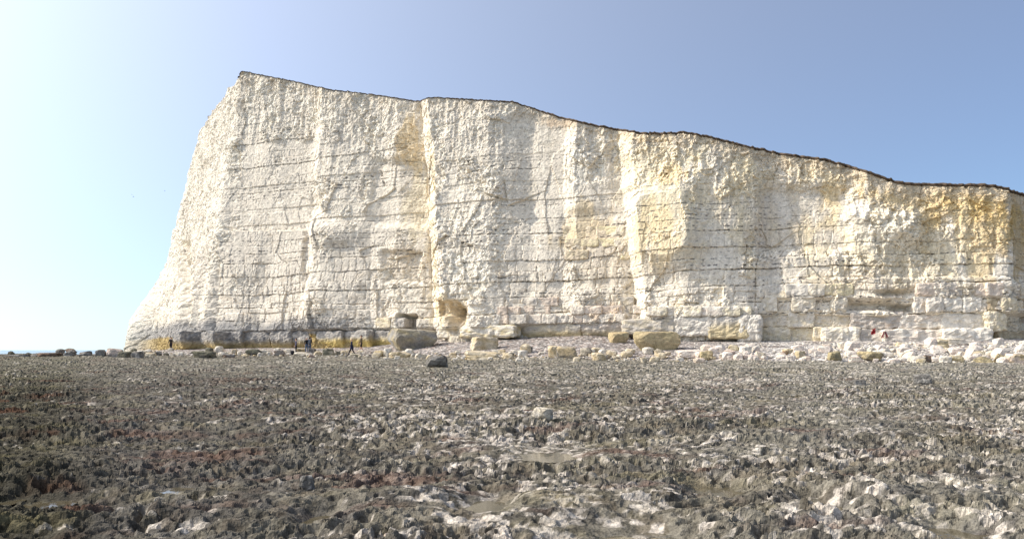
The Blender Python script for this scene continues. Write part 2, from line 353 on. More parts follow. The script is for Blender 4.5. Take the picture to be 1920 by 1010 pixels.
for a in ((758, 272, 22, 60, ochre * 1.15, .55), (745, 490, 45, 40, pink * .95, .8), (770, 380, 30, 80, lemon, .7), (812, 400, 16, 230, lemon, .9), (850, 590, 40, 40, ochre, .6),
          (1255, 395, 60, 60, lemon, 1.0), (1240, 440, 50, 80, ochre * 1.2, .4), (1240, 300, 90, 50, lemon, .9), (1265, 330, 40, 25, ochre * 1.1, .5), (1390, 330, 60, 60, lemon, .9),
          (1100, 420, 60, 50, ochre * 1.1, .5), (1140, 470, 50, 90, pink, .8), (1060, 225, 40, 12, rust, .6), (1540, 320, 60, 30, lemon, .8), (1000, 215, 30, 20, pink * .9, .7),
          (1760, 380, 120, 50, ochre * 1.1, .75), (1840, 430, 60, 110, ochre, .7), (1700, 450, 160, 100, lemon * .9, .7), (1745, 410, 30, 25, ochre, .9),
          (1660, 370, 60, 40, ochre * .95, .5), (1905, 420, 25, 120, ochre * .6, .8), (1600, 540, 120, 40, pink * .85, .6), (1830, 560, 90, 40, pink * .9, .6),  # darkened ochre at the right end paints shade on the turned-away face
          (1210, 250, 60, 14, ochre * 1.2, .5), (1450, 420, 60, 120, grey, .5), (1130, 585, 40, 20, rust * 1.1, .5)):  # grey patch paints grazing shade into the right-hand recess
    stain_or_shade(*a)
c = mixc(c, pale, .7 * np.clip(blob(1660, 420, 75, 45, 3) * ss(-.3, .3, st2 + .3) + blob(1085, 300, 16, 70) + blob(880, 520, 55, 60) * .6, 0, 1))
# flint lines along the beds
fl = h01(np.floor(Sg / .22).astype(np.int64), bi, 105)
fline = ((np.abs(dlo) < .075) & (fl > .45) & (blo_str > .25)) | ((np.abs(dlo - .45) < .06) & (fl > .72) & (blo_str > .5))
c = mixc(c, (.10, .09, .085), np.where(fline, .9 * bedamt * ss(-.3, .2, st1 + .3), 0))
dots = (worley(Sg / .55, Z / .45, 106)[0] < .16) & (h01(np.floor(Sg / .55).astype(np.int64), np.floor(Z / .45).astype(np.int64), 107) > .35)
c = mixc(c, (.2, .185, .165), np.where(dots, .5, 0))
# weed and algae at the foot (seaward, left part), ochre film in the notch
foot = ss(720, 620, PX) * (1 - .6 * ss(300, 240, PX))
c = mixc(c, algae * 1.6, foot * ss(6.0, 4.6, bz + .9 * st2 + .5 * st4) * .8)
c = mixc(c, (.36, .35, .32), (1 - foot) * ss(4.9, 4.1, bz + .5 * st2) * .35 * ss(1500, 1350, PX))
c = mixc(c, (.44, .33, .15), ss(3.6, 3.2, bz + .3 * st2) * (ss(760, 680, PX) * .75 * ss(240, 310, PX) + .2))
# top of the face: weathered, soil-washed band
c = mixc(c, (.60, .50, .36), ss(2.2, .3, down + .8 * st2) * (.3 + .6 * ss(900, 1400, PX)) * (1 - leftf))
cliff = empty('chalk_cliff', (0, 85, 0))
tag(cliff, 'tall white chalk cliff with bedded fractured face, ledges at its foot and dark turf rim', 'cliff')
off = np.array([0, 85, 0])
cv = np.stack([CX, CY, CZ], -1).reshape(-1, 3)
mesh_np('cliff_face', cv - off, grid_faces(NR, NC), M_cliff, cliff, c.reshape(-1, 3), smooth=False)
CPX = CX / CY * F + 960; CPY = HY - (CZ - ZC) * F / CY
def cliff_at(px, py):
    """Index (row, column) of the visible cliff vertex nearest to a picture position."""
    d = (CPX - px) ** 2 + (CPY - py) ** 2 + np.where(Sg < seg[3], 1e6, 0) + (CY - 60) * .05
    return np.unravel_index(np.argmin(d), d.shape)

# --- turf cap along the rim, running back as the top of the hill
ti = np.where((rim_px > 430) & (S > S_A - 1))[0]
tX = CX[-1, ti]; tY = CY[-1, ti]; tZ = CZ[-1, ti]; tp = rim_px[ti]
th = th0[ti]
nzt = fbm(S[ti] * 1.1, S[ti] * 0, 4, 130); nzu = fbm(S[ti] * .5, S[ti] * 0 + 5, 3, 131)
prof = [(-.25, -.06, 0), (.10, -.05, .8), (.16, .35, .5), (.05, .85, .4), (-.35, 1.0, .3), (-2.5, 1.05, 0), (-14, .6, 0), (-60, -1.5, 0)]
rows = []
for k, (o_, z_, w_) in enumerate(prof):
    oo = o_ + w_ * .12 * fbm(S[ti] * 1.6, S[ti] * 0 + k, 3, 132 + k)
    zz = tZ + (th * (1 + .3 * nzt + .3 * nzu)) * z_ + ((.03 * pn(S[ti] * 3.1, S[ti] * 0 + k, 140) + .06 * np.clip(pn(S[ti] * 5.3, S[ti] * 0 + .3 * k, 141), 0, 1)) if 1 <= k <= 4 else 0)
    if o_ < -10:
        rows.append(np.stack([tX + .25 * o_ * -1, tY - o_, np.minimum(zz, tZ + z_)], -1))
    else:
        rows.append(np.stack([tX + NX[ti] * oo, tY + NY[ti] * oo, zz], -1))
tv = np.concatenate(rows)
mesh_np('turf_cap', tv - off, grid_faces(len(prof), len(ti)), M_turf, cliff)
# top of the left spur behind the rim
li = np.where(S <= S_A + .5)[0]
lv = np.concatenate([np.stack([CX[-1, li], CY[-1, li], CZ[-1, li]], -1), np.stack([CX[-1, li] * .3 - 15, CY[-1, li] * .5 + 62, CZ[-1, li] - 1.0], -1)])
mesh_np('spur_top', lv - off, grid_faces(2, len(li)), M_turf, cliff)

# ------------------------------------------------------------------ ground: rock platform, shingle beach
bx = PX[int(.06 * NR)]; byy = Y0[int(.06 * NR)]
vis = (S > seg[3] + 2)
order = np.argsort(bx[vis]); FBX = bx[vis][order]; FBY = byy[vis][order]
def y_edge(px):
    r = np.interp(px, [0, 300, 700, 900, 1200, 1500, 2200], [667, 667, 667, 671, 676, 680, 681])
    return ZC / ((r - HY) / F + .0125)
def z_foot(px): return np.interp(px, [-200, 150, 250, 400, 600, 700, 800, 960, 1100, 1200, 1300, 1500, 1900], [1.0, 1.1, 1.5, 1.75, 1.8, 1.9, 2.4, 2.7, 2.95, 2.6, 2.45, 2.35, 2.5])
def ground0(x, y):
    """Ground height without the small relief, and the share of beach (0 platform, 1 shingle)."""
    x = np.asarray(x, float); y = np.asarray(y, float)
    yy = np.maximum(y, 1.0); px = np.clip(x / yy * F + 960, -400, 2300)
    ye = y_edge(px); yf = np.interp(px, FBX, FBY)
    t = np.clip((yy - ye) / np.maximum(yf - ye, 3), 0, 1.3)
    ze = .0125 * ye
    z = np.where(yy < ye, .0125 * yy, ze + (z_foot(px) - ze) * (t ** .8))
    sea = ss(92, 112, yy) * ss(260, 200, px)
    z = np.where(px < 260, z * (1 - sea) - 2.0 * sea, z)
    return z, ss(-.02, .06, t) * ss(60, 260, px)
NT, rowsY = 760, [4.7]
while rowsY[-1] < 70: rowsY.append(rowsY[-1] + min(rowsY[-1] ** 2 / (742 * (ZC - .0125 * rowsY[-1])) * .62, (.0028 * rowsY[-1] + .02)))
while rowsY[-1] < 125: rowsY.append(rowsY[-1] + .6)
rowsY = np.array([-60., -30, -15, -8, -4, -1, 1, 2.2, 3, 3.6, 4.0, 4.3, 4.5] + rowsY); NG = len(rowsY)
NO = 64; tt = np.linspace(-.76, .73, NT)
osx = .03 * (1.11 ** np.arange(1, NO + 1)) ; osx = np.cumsum(osx)
yr = np.maximum(rowsY, 4.6)[:, None]
GX = np.concatenate([yr * tt[0] - osx[::-1][None, :], yr * tt[None, :], yr * tt[-1] + osx[None, :]], 1); NT = GX.shape[1]
GY = np.broadcast_to(rowsY[:, None], (NG, NT))
G0, beach = ground0(GX, GY)
x, y = GX, GY
def relief(x, y):
    wx = x + .5 * fbm(x * .5, y * .5, 3, 201); wy = y + .35 * fbm(x * .4, y * .6, 3, 202)
    big = .15 * fbm(wx * .13, wy * .33 + .1 * wx * .2, 3, 203) + .07 * ridged(wx * .30, wy * .75, 3, 204)
    step = .07 * (np.tanh(3 * pn(wx * .16, wy * .5, 205))) + .025 * np.tanh(4 * pn(wx * .4, wy * 1.5, 207))
    f1, f2, ox, oy, r1, r2, r3 = worley(wx / .70, wy / .42, 206)
    lump = .075 * (r1 - .35) * (1 - np.clip(f1 / .8, 0, 1) ** 1.5)
    ux = x + .06 * pn(x * 4, y * 4, 215); uy = y + .06 * pn(x * 4, y * 4, 216)
    g1, g2, g3, g4, g5, g6, g7 = worley(ux / .26, uy / .17, 209)
    lump2 = .05 * (.2 + g5) * (1 - np.clip(g1 / .72, 0, 1) ** 2) - .03
    k1, k2, k3, k4, k5, k6, k7 = worley(ux / .105, uy / .085, 217)
    lump3 = .042 * (.1 + k5) * (1 - np.clip(k1 / .72, 0, 1) ** 2)
    pit = -.085 * ss(.34, .12, worley(wx / .34, wy / .22, 213)[0])
    pit = pit - .05 * ss(.36, .12, worley(ux / .15, uy / .10, 219)[0])
    fine = .028 * ridged(x * 3.0, y * 4.0, 5, 210, .75)
    dens = .5 + .85 * ss(-.35, .35, fbm(wx * .25, wy * .5, 3, 214))
    return big + step + (lump + 1.0 * lump2 + 1.0 * lump3 + 1.25 * pit + .85 * fine) * dens, g6, k6, r2
R, cellA, cellB, cellC = relief(x, y)
# a few hollows that hold water: picture column, row, half width px, half height px
pools = [(90, 924, 40, 6), (18, 920, 16, 4), (222, 950, 24, 4), (330, 905, 34, 4), (1190, 1003, 110, 16), (1345, 914, 55, 8), (905, 944, 50, 8), (1540, 940, 40, 8), (600, 962, 36, 6), (1030, 846, 60, 6), (1800, 992, 60, 10)]
POOL = []
for (a, b, rw, rh) in pools:
    lo_, hi_ = 4.0, 60.0
    for _ in range(40):
        mid = (lo_ + hi_) / 2
        zz = float(ground0((a - 960) * mid / F, mid)[0])
        if HY + (ZC - zz) * F / mid > b: lo_ = mid
        else: hi_ = mid
    Yp = lo_; Xp = (a - 960) * Yp / F; h = ZC - .0125 * Yp
    rx_ = rw * Yp / F; ry_ = rh * Yp * Yp / (F * h) * 1.6
    POOL.append((Xp, Yp, rx_, ry_, float(ground0(Xp, Yp)[0]) - .062))
    e = ((x - Xp) / (rx_ * 1.25)) ** 2 + ((y - Yp) / (ry_ * 1.6)) ** 2 + .5 * fbm(x * 2, y * 2, 3, 220)
    m = np.exp(-np.clip(e, 0, 9) ** 1.5)
    R = R * (1 - .94 * m) - .06 * m - .05 * np.exp(-np.clip(e, 0, 9) * .4)
shing = .05 * fbm(x * .5, y * .9, 3, 230) + .035 * fbm(x * 5, y * 5, 2, 231)
far = 1.0
GZ = G0 + R * (1 - beach) * far + shing * beach
# a gentle rise of the platform in front of the beach edge stays level with it
g_dark = np.array([.026, .024, .019]); g_mid = np.array([.125, .11, .075]); g_pale = np.array([.60, .53, .44]); weed = np.array([.085, .040, .022]); olive = np.array([.17, .145, .07])
q1 = fbm(x * .16, y * .3, 4, 240); q2 = fbm(x * .9, y * 1.2, 4, 241); q3 = fbm(x * 3.1, y * 3.6, 4, 242); q4 = fbm(x * .35, y * 1.1, 4, 243)
gpx = x / np.maximum(y, 4.6) * F + 960; gpy = HY + (ZC - G0) * F / np.maximum(y, 4.6)
palep = 0
for a_, b_, u_, v_, k_ in ((940, 830, 180, 45, .45), (300, 985, 150, 30, .5), (1200, 950, 220, 45, .45), (1500, 900, 120, 30, .25), (700, 815, 140, 20, .3), (850, 960, 120, 30, .2), (1100, 720, 400, 20, .2)):
    palep = palep + .6 * k_ * np.exp(-((gpx - a_) / u_) ** 2 - ((gpy - b_) / v_) ** 2)
ysafe = np.maximum(y, 4.6)
leftd = ss(.05, -.55, x / ysafe + .12 * q1)
gc = mixc(np.broadcast_to(g_mid, x.shape + (3,)), g_dark, ss(-.2, .35, q2 + .7 * q3 + .35 * leftd) * .75)
gc = mixc(gc, g_pale, ss(.12, .5, q3 * .7 + .6 * q2 + .8 * q1 - .5 * leftd - .06 + palep + .75 * (cellA - .5) + 1.0 * (cellB - .5) + (.2 + .8 * ss(15, 40, y)) * (cellC - .5)) * .8)
gc = mixc(gc, olive, ss(.05, .5, q4 + .4 * q3) * .45)
gc = mixc(gc, weed, ss(.12, .4, -q4 + .35 * q2 - .05 + .05 * leftd) * .75)
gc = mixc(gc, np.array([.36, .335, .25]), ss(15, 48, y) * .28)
pb = worley(x / .22, y / .26, 250)
pc = mixc(np.array([.25, .225, .21]), np.array([.56, .51, .46]), pb[4] ** 1.6); pc = mixc(pc, np.array([.36, .27, .22]), (pb[5] > .75) * .6)
wht = ss(1250, 1450, x / ysafe * F + 960) * ss(.0, .3, fbm(x * .3, y * .4, 3, 251) + .2)
pc = mixc(pc, np.array([.70, .66, .60]), wht * .6)
gc = mixc(gc, pc, beach)
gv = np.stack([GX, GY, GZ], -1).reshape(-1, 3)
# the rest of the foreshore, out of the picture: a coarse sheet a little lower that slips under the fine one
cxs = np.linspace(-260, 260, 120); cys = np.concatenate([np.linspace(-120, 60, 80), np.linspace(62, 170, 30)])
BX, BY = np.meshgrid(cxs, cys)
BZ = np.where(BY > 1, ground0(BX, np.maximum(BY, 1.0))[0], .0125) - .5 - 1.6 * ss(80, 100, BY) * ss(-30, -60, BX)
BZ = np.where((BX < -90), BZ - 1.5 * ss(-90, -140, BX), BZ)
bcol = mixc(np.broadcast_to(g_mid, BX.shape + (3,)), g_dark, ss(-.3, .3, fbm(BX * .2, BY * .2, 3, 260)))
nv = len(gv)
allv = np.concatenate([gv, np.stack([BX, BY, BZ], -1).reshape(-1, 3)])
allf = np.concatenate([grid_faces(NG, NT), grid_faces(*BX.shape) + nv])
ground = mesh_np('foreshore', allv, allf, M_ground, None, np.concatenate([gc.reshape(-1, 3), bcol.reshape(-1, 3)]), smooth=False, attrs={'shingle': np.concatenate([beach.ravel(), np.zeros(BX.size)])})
tag(ground, kind='structure')
def gz(x_, y_):
    """Height of the finished ground sheet at a point (nearest grid vertex)."""
    i = int(np.clip(np.searchsorted(rowsY, y_), 1, NG - 1)); i = i if abs(rowsY[i] - y_) < abs(rowsY[i - 1] - y_) else i - 1
    j = int(np.clip(np.searchsorted(GX[i], x_), 0, NT - 1))
    return float(GZ[i, j])
def ground_hit(px, py, ymin=4.5, ymax=110):
    """Depth at which the line of sight through a pixel first meets the smooth ground."""
    Y = np.concatenate([np.linspace(ymin, 30, 2000), np.linspace(30, ymax, 3000)])
    z = ground0((px - 960) * Y / F, Y)[0]
    d = ZC + (HY - py) * Y / F - z
    k = np.where(d < 0)[0]
    return float(Y[k[0]]) if len(k) else None

# sea
M_sea, n, l, b = new_mat('sea_water', 0.18, 0.5)
b.inputs['Base Color'].default_value = (.10, .17, .20, 1)
nz = n.new('ShaderNodeTexNoise'); nz.inputs['Scale'].default_value = .35; nz.inputs['Detail'].default_value = 6
tc = n.new('ShaderNodeTexCoord'); l.new(tc.outputs['Object'], nz.inputs['Vector'])
bp = n.new('ShaderNodeBump'); bp.inputs['Strength'].default_value = .6; bp.inputs['Distance'].default_value = .5
l.new(nz.outputs['Fac'], bp.inputs['Height']); l.new(bp.outputs[0], b.inputs['Normal'])
sx = np.array([[-30000, -30000, -.9], [30000, -30000, -.9], [30000, 30000, -.9], [-30000, 30000, -.9]], float)
tag(mesh_np('sea', sx, np.array([[0, 1, 2, 3]]), M_sea), kind='structure')
# pools
M_pool, n, l, b = new_mat('pool_water', 0.04, 0.5)
b.inputs['Base Color'].default_value = (.09, .075, .045, 1)
nz = n.new('ShaderNodeTexNoise'); nz.inputs['Scale'].default_value = 14
bp = n.new('ShaderNodeBump'); bp.inputs['Strength'].default_value = .12; bp.inputs['Distance'].default_value = .01
l.new(nz.outputs['Fac'], bp.inputs['Height']); l.new(bp.outputs[0], b.inputs['Normal'])
for k, (Xp, Yp, rx_, ry_, zp) in enumerate(POOL):
    ins = (((GX - Xp) / rx_) ** 2 + ((GY - Yp) / ry_) ** 2) < 1.0
    zp = float(np.quantile(GZ[ins], .78)) if ins.any() else zp
    a = np.linspace(0, 2 * np.pi, 48, endpoint=False)
    rr = 1.15 + .25 * fbm(np.cos(a) * 1.5 + k * 5, np.sin(a) * 1.5, 3, 270)
    ring = np.stack([np.cos(a) * rr * rx_, np.sin(a) * rr * ry_, a * 0], -1)
    o = mesh_np('tide_pool', np.concatenate([ring, [[0, 0, 0]]]), np.array([[i, (i + 1) % 48, 48] for i in range(48)]), M_pool)
    o.location = (Xp, Yp, zp); tag(o, kind='structure')

# ------------------------------------------------------------------ stones
def ico(sub):
    import bmesh
    bm = bmesh.new(); bmesh.ops.create_icosphere(bm, subdivisions=sub, radius=1)
    vv = np.array([q.co[:] for q in bm.verts]); ff = np.array([[w.index for w in f.verts] for f in bm.faces]); bm.free()
    return vv / np.linalg.norm(vv, axis=1)[:, None], ff
ICO = {s_: ico(s_) for s_ in (2, 3, 4)}
def n3(p, seed, o=3):
    return (fbm(p[:, 0] + 3.7, p[:, 1] + .31 * p[:, 2], o, seed) + fbm(p[:, 1] + 9.1, p[:, 2] + .27 * p[:, 0], o, seed + 9) + fbm(p[:, 2] + 5.3, p[:, 0] + .33 * p[:, 1], o, seed + 18)) * .55
def rock_shape(seed, sub=3, planes=11, bump=.09, blocky=0.0):
    d, f = ICO[sub]
    r = np.random.default_rng(seed)
    nrm = r.normal(size=(planes, 3)); nrm /= np.linalg.norm(nrm, axis=1)[:, None]
    dist = r.uniform(.5, .95, planes)
    if blocky:
        ax = np.concatenate([np.eye(3), -np.eye(3)]) + r.normal(scale=.12, size=(6, 3)); ax /= np.linalg.norm(ax, axis=1)[:, None]
        nrm = np.concatenate([nrm, ax]); dist = np.concatenate([dist + .25 * blocky, r.uniform(.6, .75, 6)])
    t = (d @ nrm.T)
    rad = np.where(t > .05, dist[None, :] / np.maximum(t, .05), 9).min(1)
    rad = np.minimum(rad, 1.25)
    p = d * rad[:, None]
    p = p + d * (bump * (n3(p * 2.2 + seed % 17, seed, 4) + .6 * n3(p * 6.5 + seed % 13, seed + 3, 3)))[:, None]
    lo_ = p.min(0); hi_ = p.max(0)
    return (p - (lo_ + hi_) / 2) / (hi_ - lo_), f                   # unit box, centred
PAL = {'white': (.66, .605, .52), 'cream': (.60, .52, .39), 'tan': (.50, .39, .23), 'ochre': (.43, .35, .20), 'grey': (.30, .28, .25), 'dark': (.12, .11, .095), 'green': (.20, .185, .13), 'brown': (.24, .16, .11), 'pink': (.70, .56, .46)}
def stone_col(p, base, second, seed, amt=.95):
    m = ss(-.25, .35, n3(p * 3.1 + 3, seed + 1, 4)) * amt
    q = mixc(np.broadcast_to(np.array(base), p.shape), np.array(second), m)
    return q * (1 + .25 * n3(p * 9, seed + 2, 2))[:, None]
def stone(name, label, cat, group, px, py, w, h, colr, second=None, seed=0, sub=3, Y=None, depth=.8, blocky=.3, bump=.07, rot=None, sink=.16, undercut=0.0, zbase=None):
    """A stone whose visible box is w x h px with its foot at (px, py)."""
    Y = Y or ground_hit(px, py) or 70.0
    k = Y / F; W = w * k; Hh = h * k / (1 - sink); Dp = W * depth
    p, f = rock_shape(seed + 1000, sub, 11, bump, blocky)
    colv = stone_col(p, PAL[colr], PAL[second or colr], seed)
    if undercut:
        s_ = 1 - undercut * ss(.1, -.5, p[:, 2]); p = p * np.stack([s_, s_, np.ones_like(s_)], -1)
    p = p * np.array([W, Dp, Hh]) ; p[:, 2] += Hh * (.5 - sink)
    o = mesh_np(name, p, f, M_stone, None, colv, smooth=False)
    xw_ = (px - 960) * k; yc = Y + Dp * .45
    xw_ = (px - 960) * yc / F
    o.location = (xw_, yc, (zbase if zbase is not None else min(gz(xw_, yc), gz(xw_, Y) + .1)))
    o.rotation_euler = (0, 0, rot if rot is not None else float(np.random.default_rng(seed).uniform(-.2, .2)))
    return tag(o, label, cat, group)
BLD = 'boulders along the beach edge'
named = [
 # px, foot, w, h, colour, second, label, extra
 (773, 656, 96, 40, 'grey', 'ochre', 'huge overhanging grey and ochre slab fallen below the ledge, with pale undercut foot', dict(undercut=.35, blocky=1, sub=4, depth=.55)),
 (1230, 657, 92, 34, 'ochre', 'tan', 'huge flat-topped ochre boulder on the shingle, tapering towards its foot', dict(undercut=.30, blocky=1, sub=4, depth=.5)),
 (1159, 643, 40, 21, 'tan', 'ochre', 'squat yellow boulder just left of the huge ochre boulder', dict(undercut=.25, blocky=1)),
 (908, 656, 54, 24, 'cream', 'tan', 'large sandy boulder with a smooth right end face on the shingle', dict(blocky=1, sub=4, depth=.5)),
 (820, 690, 42, 24, 'dark', 'grey', 'dark weed-covered boulder standing alone on the rock platform', dict()),
 (903, 676, 66, 20, 'cream', 'tan', 'wide knobbly cream boulder below the large sandy boulder', dict(bump=.12)),
 (1037, 671, 21, 22, 'tan', 'cream', 'upright yellow stone leaning beside the peaked boulder', dict()),
 (1063, 675, 40, 25, 'grey', 'tan', 'grey-brown boulder with a peaked right shoulder', dict()),
 (1100, 668, 24, 14, 'cream', 'dark', 'rounded cream stone with a dark top right of the peaked boulder', dict()),
 (1123, 677, 28, 18, 'tan', 'cream', 'knobbly sandy boulder between the peaked boulder and the huge ochre one', dict(bump=.12)),
 (988, 662, 22, 11, 'grey', 'dark', 'dark-topped grey stone lying at the edge of the shingle', dict()),
 (710, 669, 18, 14, 'tan', 'ochre', 'pointed tan boulder right of the walker in brown', dict()),
 (727, 669, 16, 17, 'white', 'cream', 'upright white boulder beside the huge overhanging slab', dict()),
 (750, 671, 42, 15, 'tan', 'cream', 'long tan boulder in front of the huge overhanging slab', dict(bump=.1)),
 (793, 672, 30, 10, 'white', 'tan', 'low white stone in front of the right end of the huge slab', dict()),
 (617, 667, 24, 14, 'green', 'cream', 'green weedy boulder between the standing pair and the navy walker', dict()),
 (638, 665, 14, 7, 'dark', 'green', 'small dark stone just left of the navy walker', dict()),
 (668, 668, 22, 9, 'cream', 'green', 'flat cream stone at the feet of the navy walker', dict()),
 (585, 671, 11, 9, 'brown', 'pink', 'round reddish-brown stone in front of the standing pair', dict(blocky=0)),
 (586, 662, 14, 8, 'dark', 'grey', 'dark stone beside the feet of the standing pair', dict()),
 (564, 668, 30, 8, 'cream', 'white', 'low pale stone in front of the standing group', dict()),
 (565, 660, 16, 7, 'tan', 'green', 'weedy tan stone between the lone stander and the pair', dict()),
 (525, 668, 20, 11, 'grey', 'brown', 'grey-brown stone left of the lone stander', dict()),
 (478, 667, 30, 12, 'green', 'dark', 'dark weedy stone before the grey ledge with streaked side', dict()),
 (500, 666, 18, 10, 'cream', 'white', 'pale slanting stone before the grey ledge', dict()),
 (430, 671, 22, 8, 'grey', 'brown', 'grey-brown low stone before the middle of the grey ledge', dict()),
 (381, 673, 42, 15, 'green', 'dark', 'large dark green boulder on the platform right of the lone walker', dict()),
 (419, 668, 16, 8, 'cream', 'white', 'cream stone right of the large dark green boulder', dict()),
 (258, 672, 20, 15, 'dark', 'grey', 'dark pyramid-shaped boulder below the left end of the cliff', dict()),
 (232, 671, 26, 13, 'green', 'dark', 'broad green-black boulder below the left end of the cliff', dict()),
 (277, 668, 18, 10, 'green', 'brown', 'weedy brown stone left of the lone walker', dict()),
 (297, 667, 14, 8, 'dark', 'grey', 'small dark block at the left foot of the lone walker', dict()),
 (255, 656, 20, 9, 'brown', 'pink', 'brown block among the white rubble at the cliff tip', dict(blocky=1)),
 (234, 655, 12, 8, 'brown', 'grey', 'small brown block at the cliff tip', dict()),
 (215, 659, 26, 16, 'pink', 'grey', 'pale rubble heap tapering seaward from the cliff tip', dict()),
 (240, 652, 28, 9, 'white', 'cream', 'white slab resting at the cliff tip', dict()),
 (263, 651, 16, 12, 'white', 'cream', 'white upright chunk at the cliff tip', dict()),
 (283, 650, 18, 9, 'cream', 'tan', 'cream slanting slab against the cliff tip', dict()),
 (14, 661, 12, 7, 'dark', 'grey', 'outermost small dark boulder against the sea', dict()),
 (30, 662, 22, 8, 'dark', 'grey', 'low dark boulder second from the sea end', dict()),
 (46, 661, 17, 9, 'dark', 'grey', 'rounded dark boulder third from the sea end', dict()),
 (64, 662, 18, 12, 'dark', 'grey', 'domed dark boulder near the sea end', dict(blocky=0)),
 (95, 661, 44, 9, 'dark', 'brown', 'long low dark boulder in the row before the sea', dict()),
 (131, 661, 20, 12, 'dark', 'grey', 'peaked dark boulder in the row before the sea', dict()),
 (160, 662, 24, 13, 'dark', 'grey', 'broad grey-black boulder in the row before the sea', dict()),
 (190, 661, 18, 15, 'dark', 'grey', 'tallest peaked dark boulder in the row before the sea', dict()),
 (207, 660, 12, 11, 'dark', 'grey', 'small leaning dark boulder nearest the cliff tip', dict()),
 (1297, 672, 60, 14, 'pink', 'white', 'long slanting pink-white slab right below the huge ochre boulder', dict(blocky=1)),
 (1325, 675, 26, 16, 'ochre', 'tan', 'knobbly ochre boulder right of the slanting pink-white slab', dict(bump=.12)),
 (1366, 672, 24, 15, 'pink', 'brown', 'pinkish boulder with a dark right side at the beach edge', dict()),
 (1398, 662, 22, 14, 'white', 'cream', 'square white block on the shingle', dict(blocky=1)),
 (1400, 674, 18, 9, 'pink', 'white', 'pinkish stone below the square white block', dict()),
 (1426, 673, 20, 14, 'cream', 'pink', 'cream stone right of the square white block', dict()),
 (1472, 666, 13, 10, 'brown', 'tan', 'small round brown stone on the white rubble', dict(blocky=0)),
 (1500, 671, 18, 13, 'ochre', 'cream', 'yellow stained stone on the white rubble', dict()),
 (1565, 679, 24, 18, 'ochre', 'green', 'dark yellow weedy boulder at the platform edge', dict(bump=.12)),
 (1632, 677, 42, 17, 'ochre', 'dark', 'long mottled ochre boulder with a dark right end', dict(bump=.12)),
 (1706, 668, 17, 10, 'ochre', 'tan', 'ochre stone perched on the white rubble', dict()),
 (1716, 679, 34, 12, 'white', 'cream', 'low white boulder below the perched ochre stone', dict()),
 (1737, 679, 16, 12, 'brown', 'dark', 'dark brown shaded stone between two white ones', dict()),
 (1757, 680, 28, 10, 'white', 'pink', 'tilted white slab right of the dark brown stone', dict(blocky=1)),
 (1791, 680, 32, 14, 'ochre', 'cream', 'ochre and cream boulder at the platform edge', dict()),
 (1843, 681, 34, 15, 'ochre', 'green', 'large round mottled ochre boulder near the right end', dict(bump=.12, blocky=0)),
 (1871, 680, 24, 17, 'ochre', 'brown', 'round brown boulder touching the large mottled one', dict(bump=.12, blocky=0)),
 (1902, 682, 34, 20, 'pink', 'ochre', 'pinkish peaked boulder at the right end', dict()),
 (1728, 720, 36, 22, 'dark', 'grey', 'dark boulder standing alone on the right of the platform', dict(bump=.1)),
 (1607, 722, 30, 12, 'dark', 'grey', 'low dark rock on the platform left of the lone right boulder', dict(bump=.1)),
 (1018, 802, 44, 24, 'cream', 'grey', 'furrowed pale rock rising from the middle of the platform', dict(bump=.14)),
 (576, 912, 30, 30, 'dark', 'grey', 'square dark rock lump standing in the left foreground', dict(bump=.14)),
 (729, 1006, 20, 13, 'pink', 'cream', 'smooth pinkish cobble lying at the bottom of the foreground', dict(blocky=0, bump=.03)),
 (1790, 647, 44, 12, 'white', 'cream', 'white chalk lump before the white slabs on the right', dict()),
]
for i, (px, py, w, h, c1, c2, lab, ex) in enumerate(named):
    if px < 215: h *= .8
    stone('boulder', lab, 'boulder', BLD, px, py, w, h, c1, c2, seed=100 + i * 7, **ex)

# smaller stones of the beach edge that the photograph shows without telling one from the next
zones = [((20, 240), 656, 668, 24, [('dark', 'grey', .45), ('green', 'dark', .35), ('brown', 'grey', .2)], (7, 22), 'dark weedy stone in the row between platform and sea'),
         ((240, 420), 650, 672, 30, [('white', 'cream', .5), ('cream', 'grey', .3), ('green', 'dark', .2)], (6, 18), 'chalk stone in the rubble around the lone walker'),
         ((400, 700), 660, 671, 40, [('white', 'cream', .45), ('cream', 'tan', .3), ('grey', 'brown', .25)], (5, 18), 'stone in the rubble before the grey ledge'),
         ((690, 960), 664, 677, 34, [('white', 'cream', .4), ('cream', 'tan', .4), ('grey', 'dark', .2)], (6, 20), 'stone in the rubble below the huge overhanging slab'),
         ((950, 1290), 661, 679, 48, [('white', 'cream', .5), ('cream', 'tan', .35), ('grey', 'tan', .15)], (6, 24), 'stone in the rubble below the shingle'),
         ((1280, 1560), 652, 680, 52, [('white', 'pink', .65), ('pink', 'cream', .25), ('ochre', 'cream', .1)], (7, 26), 'stone in the rubble before the smooth back wall'),
         ((1550, 1930), 646, 683, 70, [('white', 'pink', .7), ('white', 'cream', .2), ('ochre', 'cream', .1)], (8, 32), 'stone in the rubble before the white slabs')]
zc_ = 0
word = {'white': 'white', 'cream': 'cream', 'grey': 'grey', 'dark': 'blackish', 'green': 'green-black', 'brown': 'brown', 'pink': 'pinkish', 'ochre': 'ochre', 'tan': 'tan'}
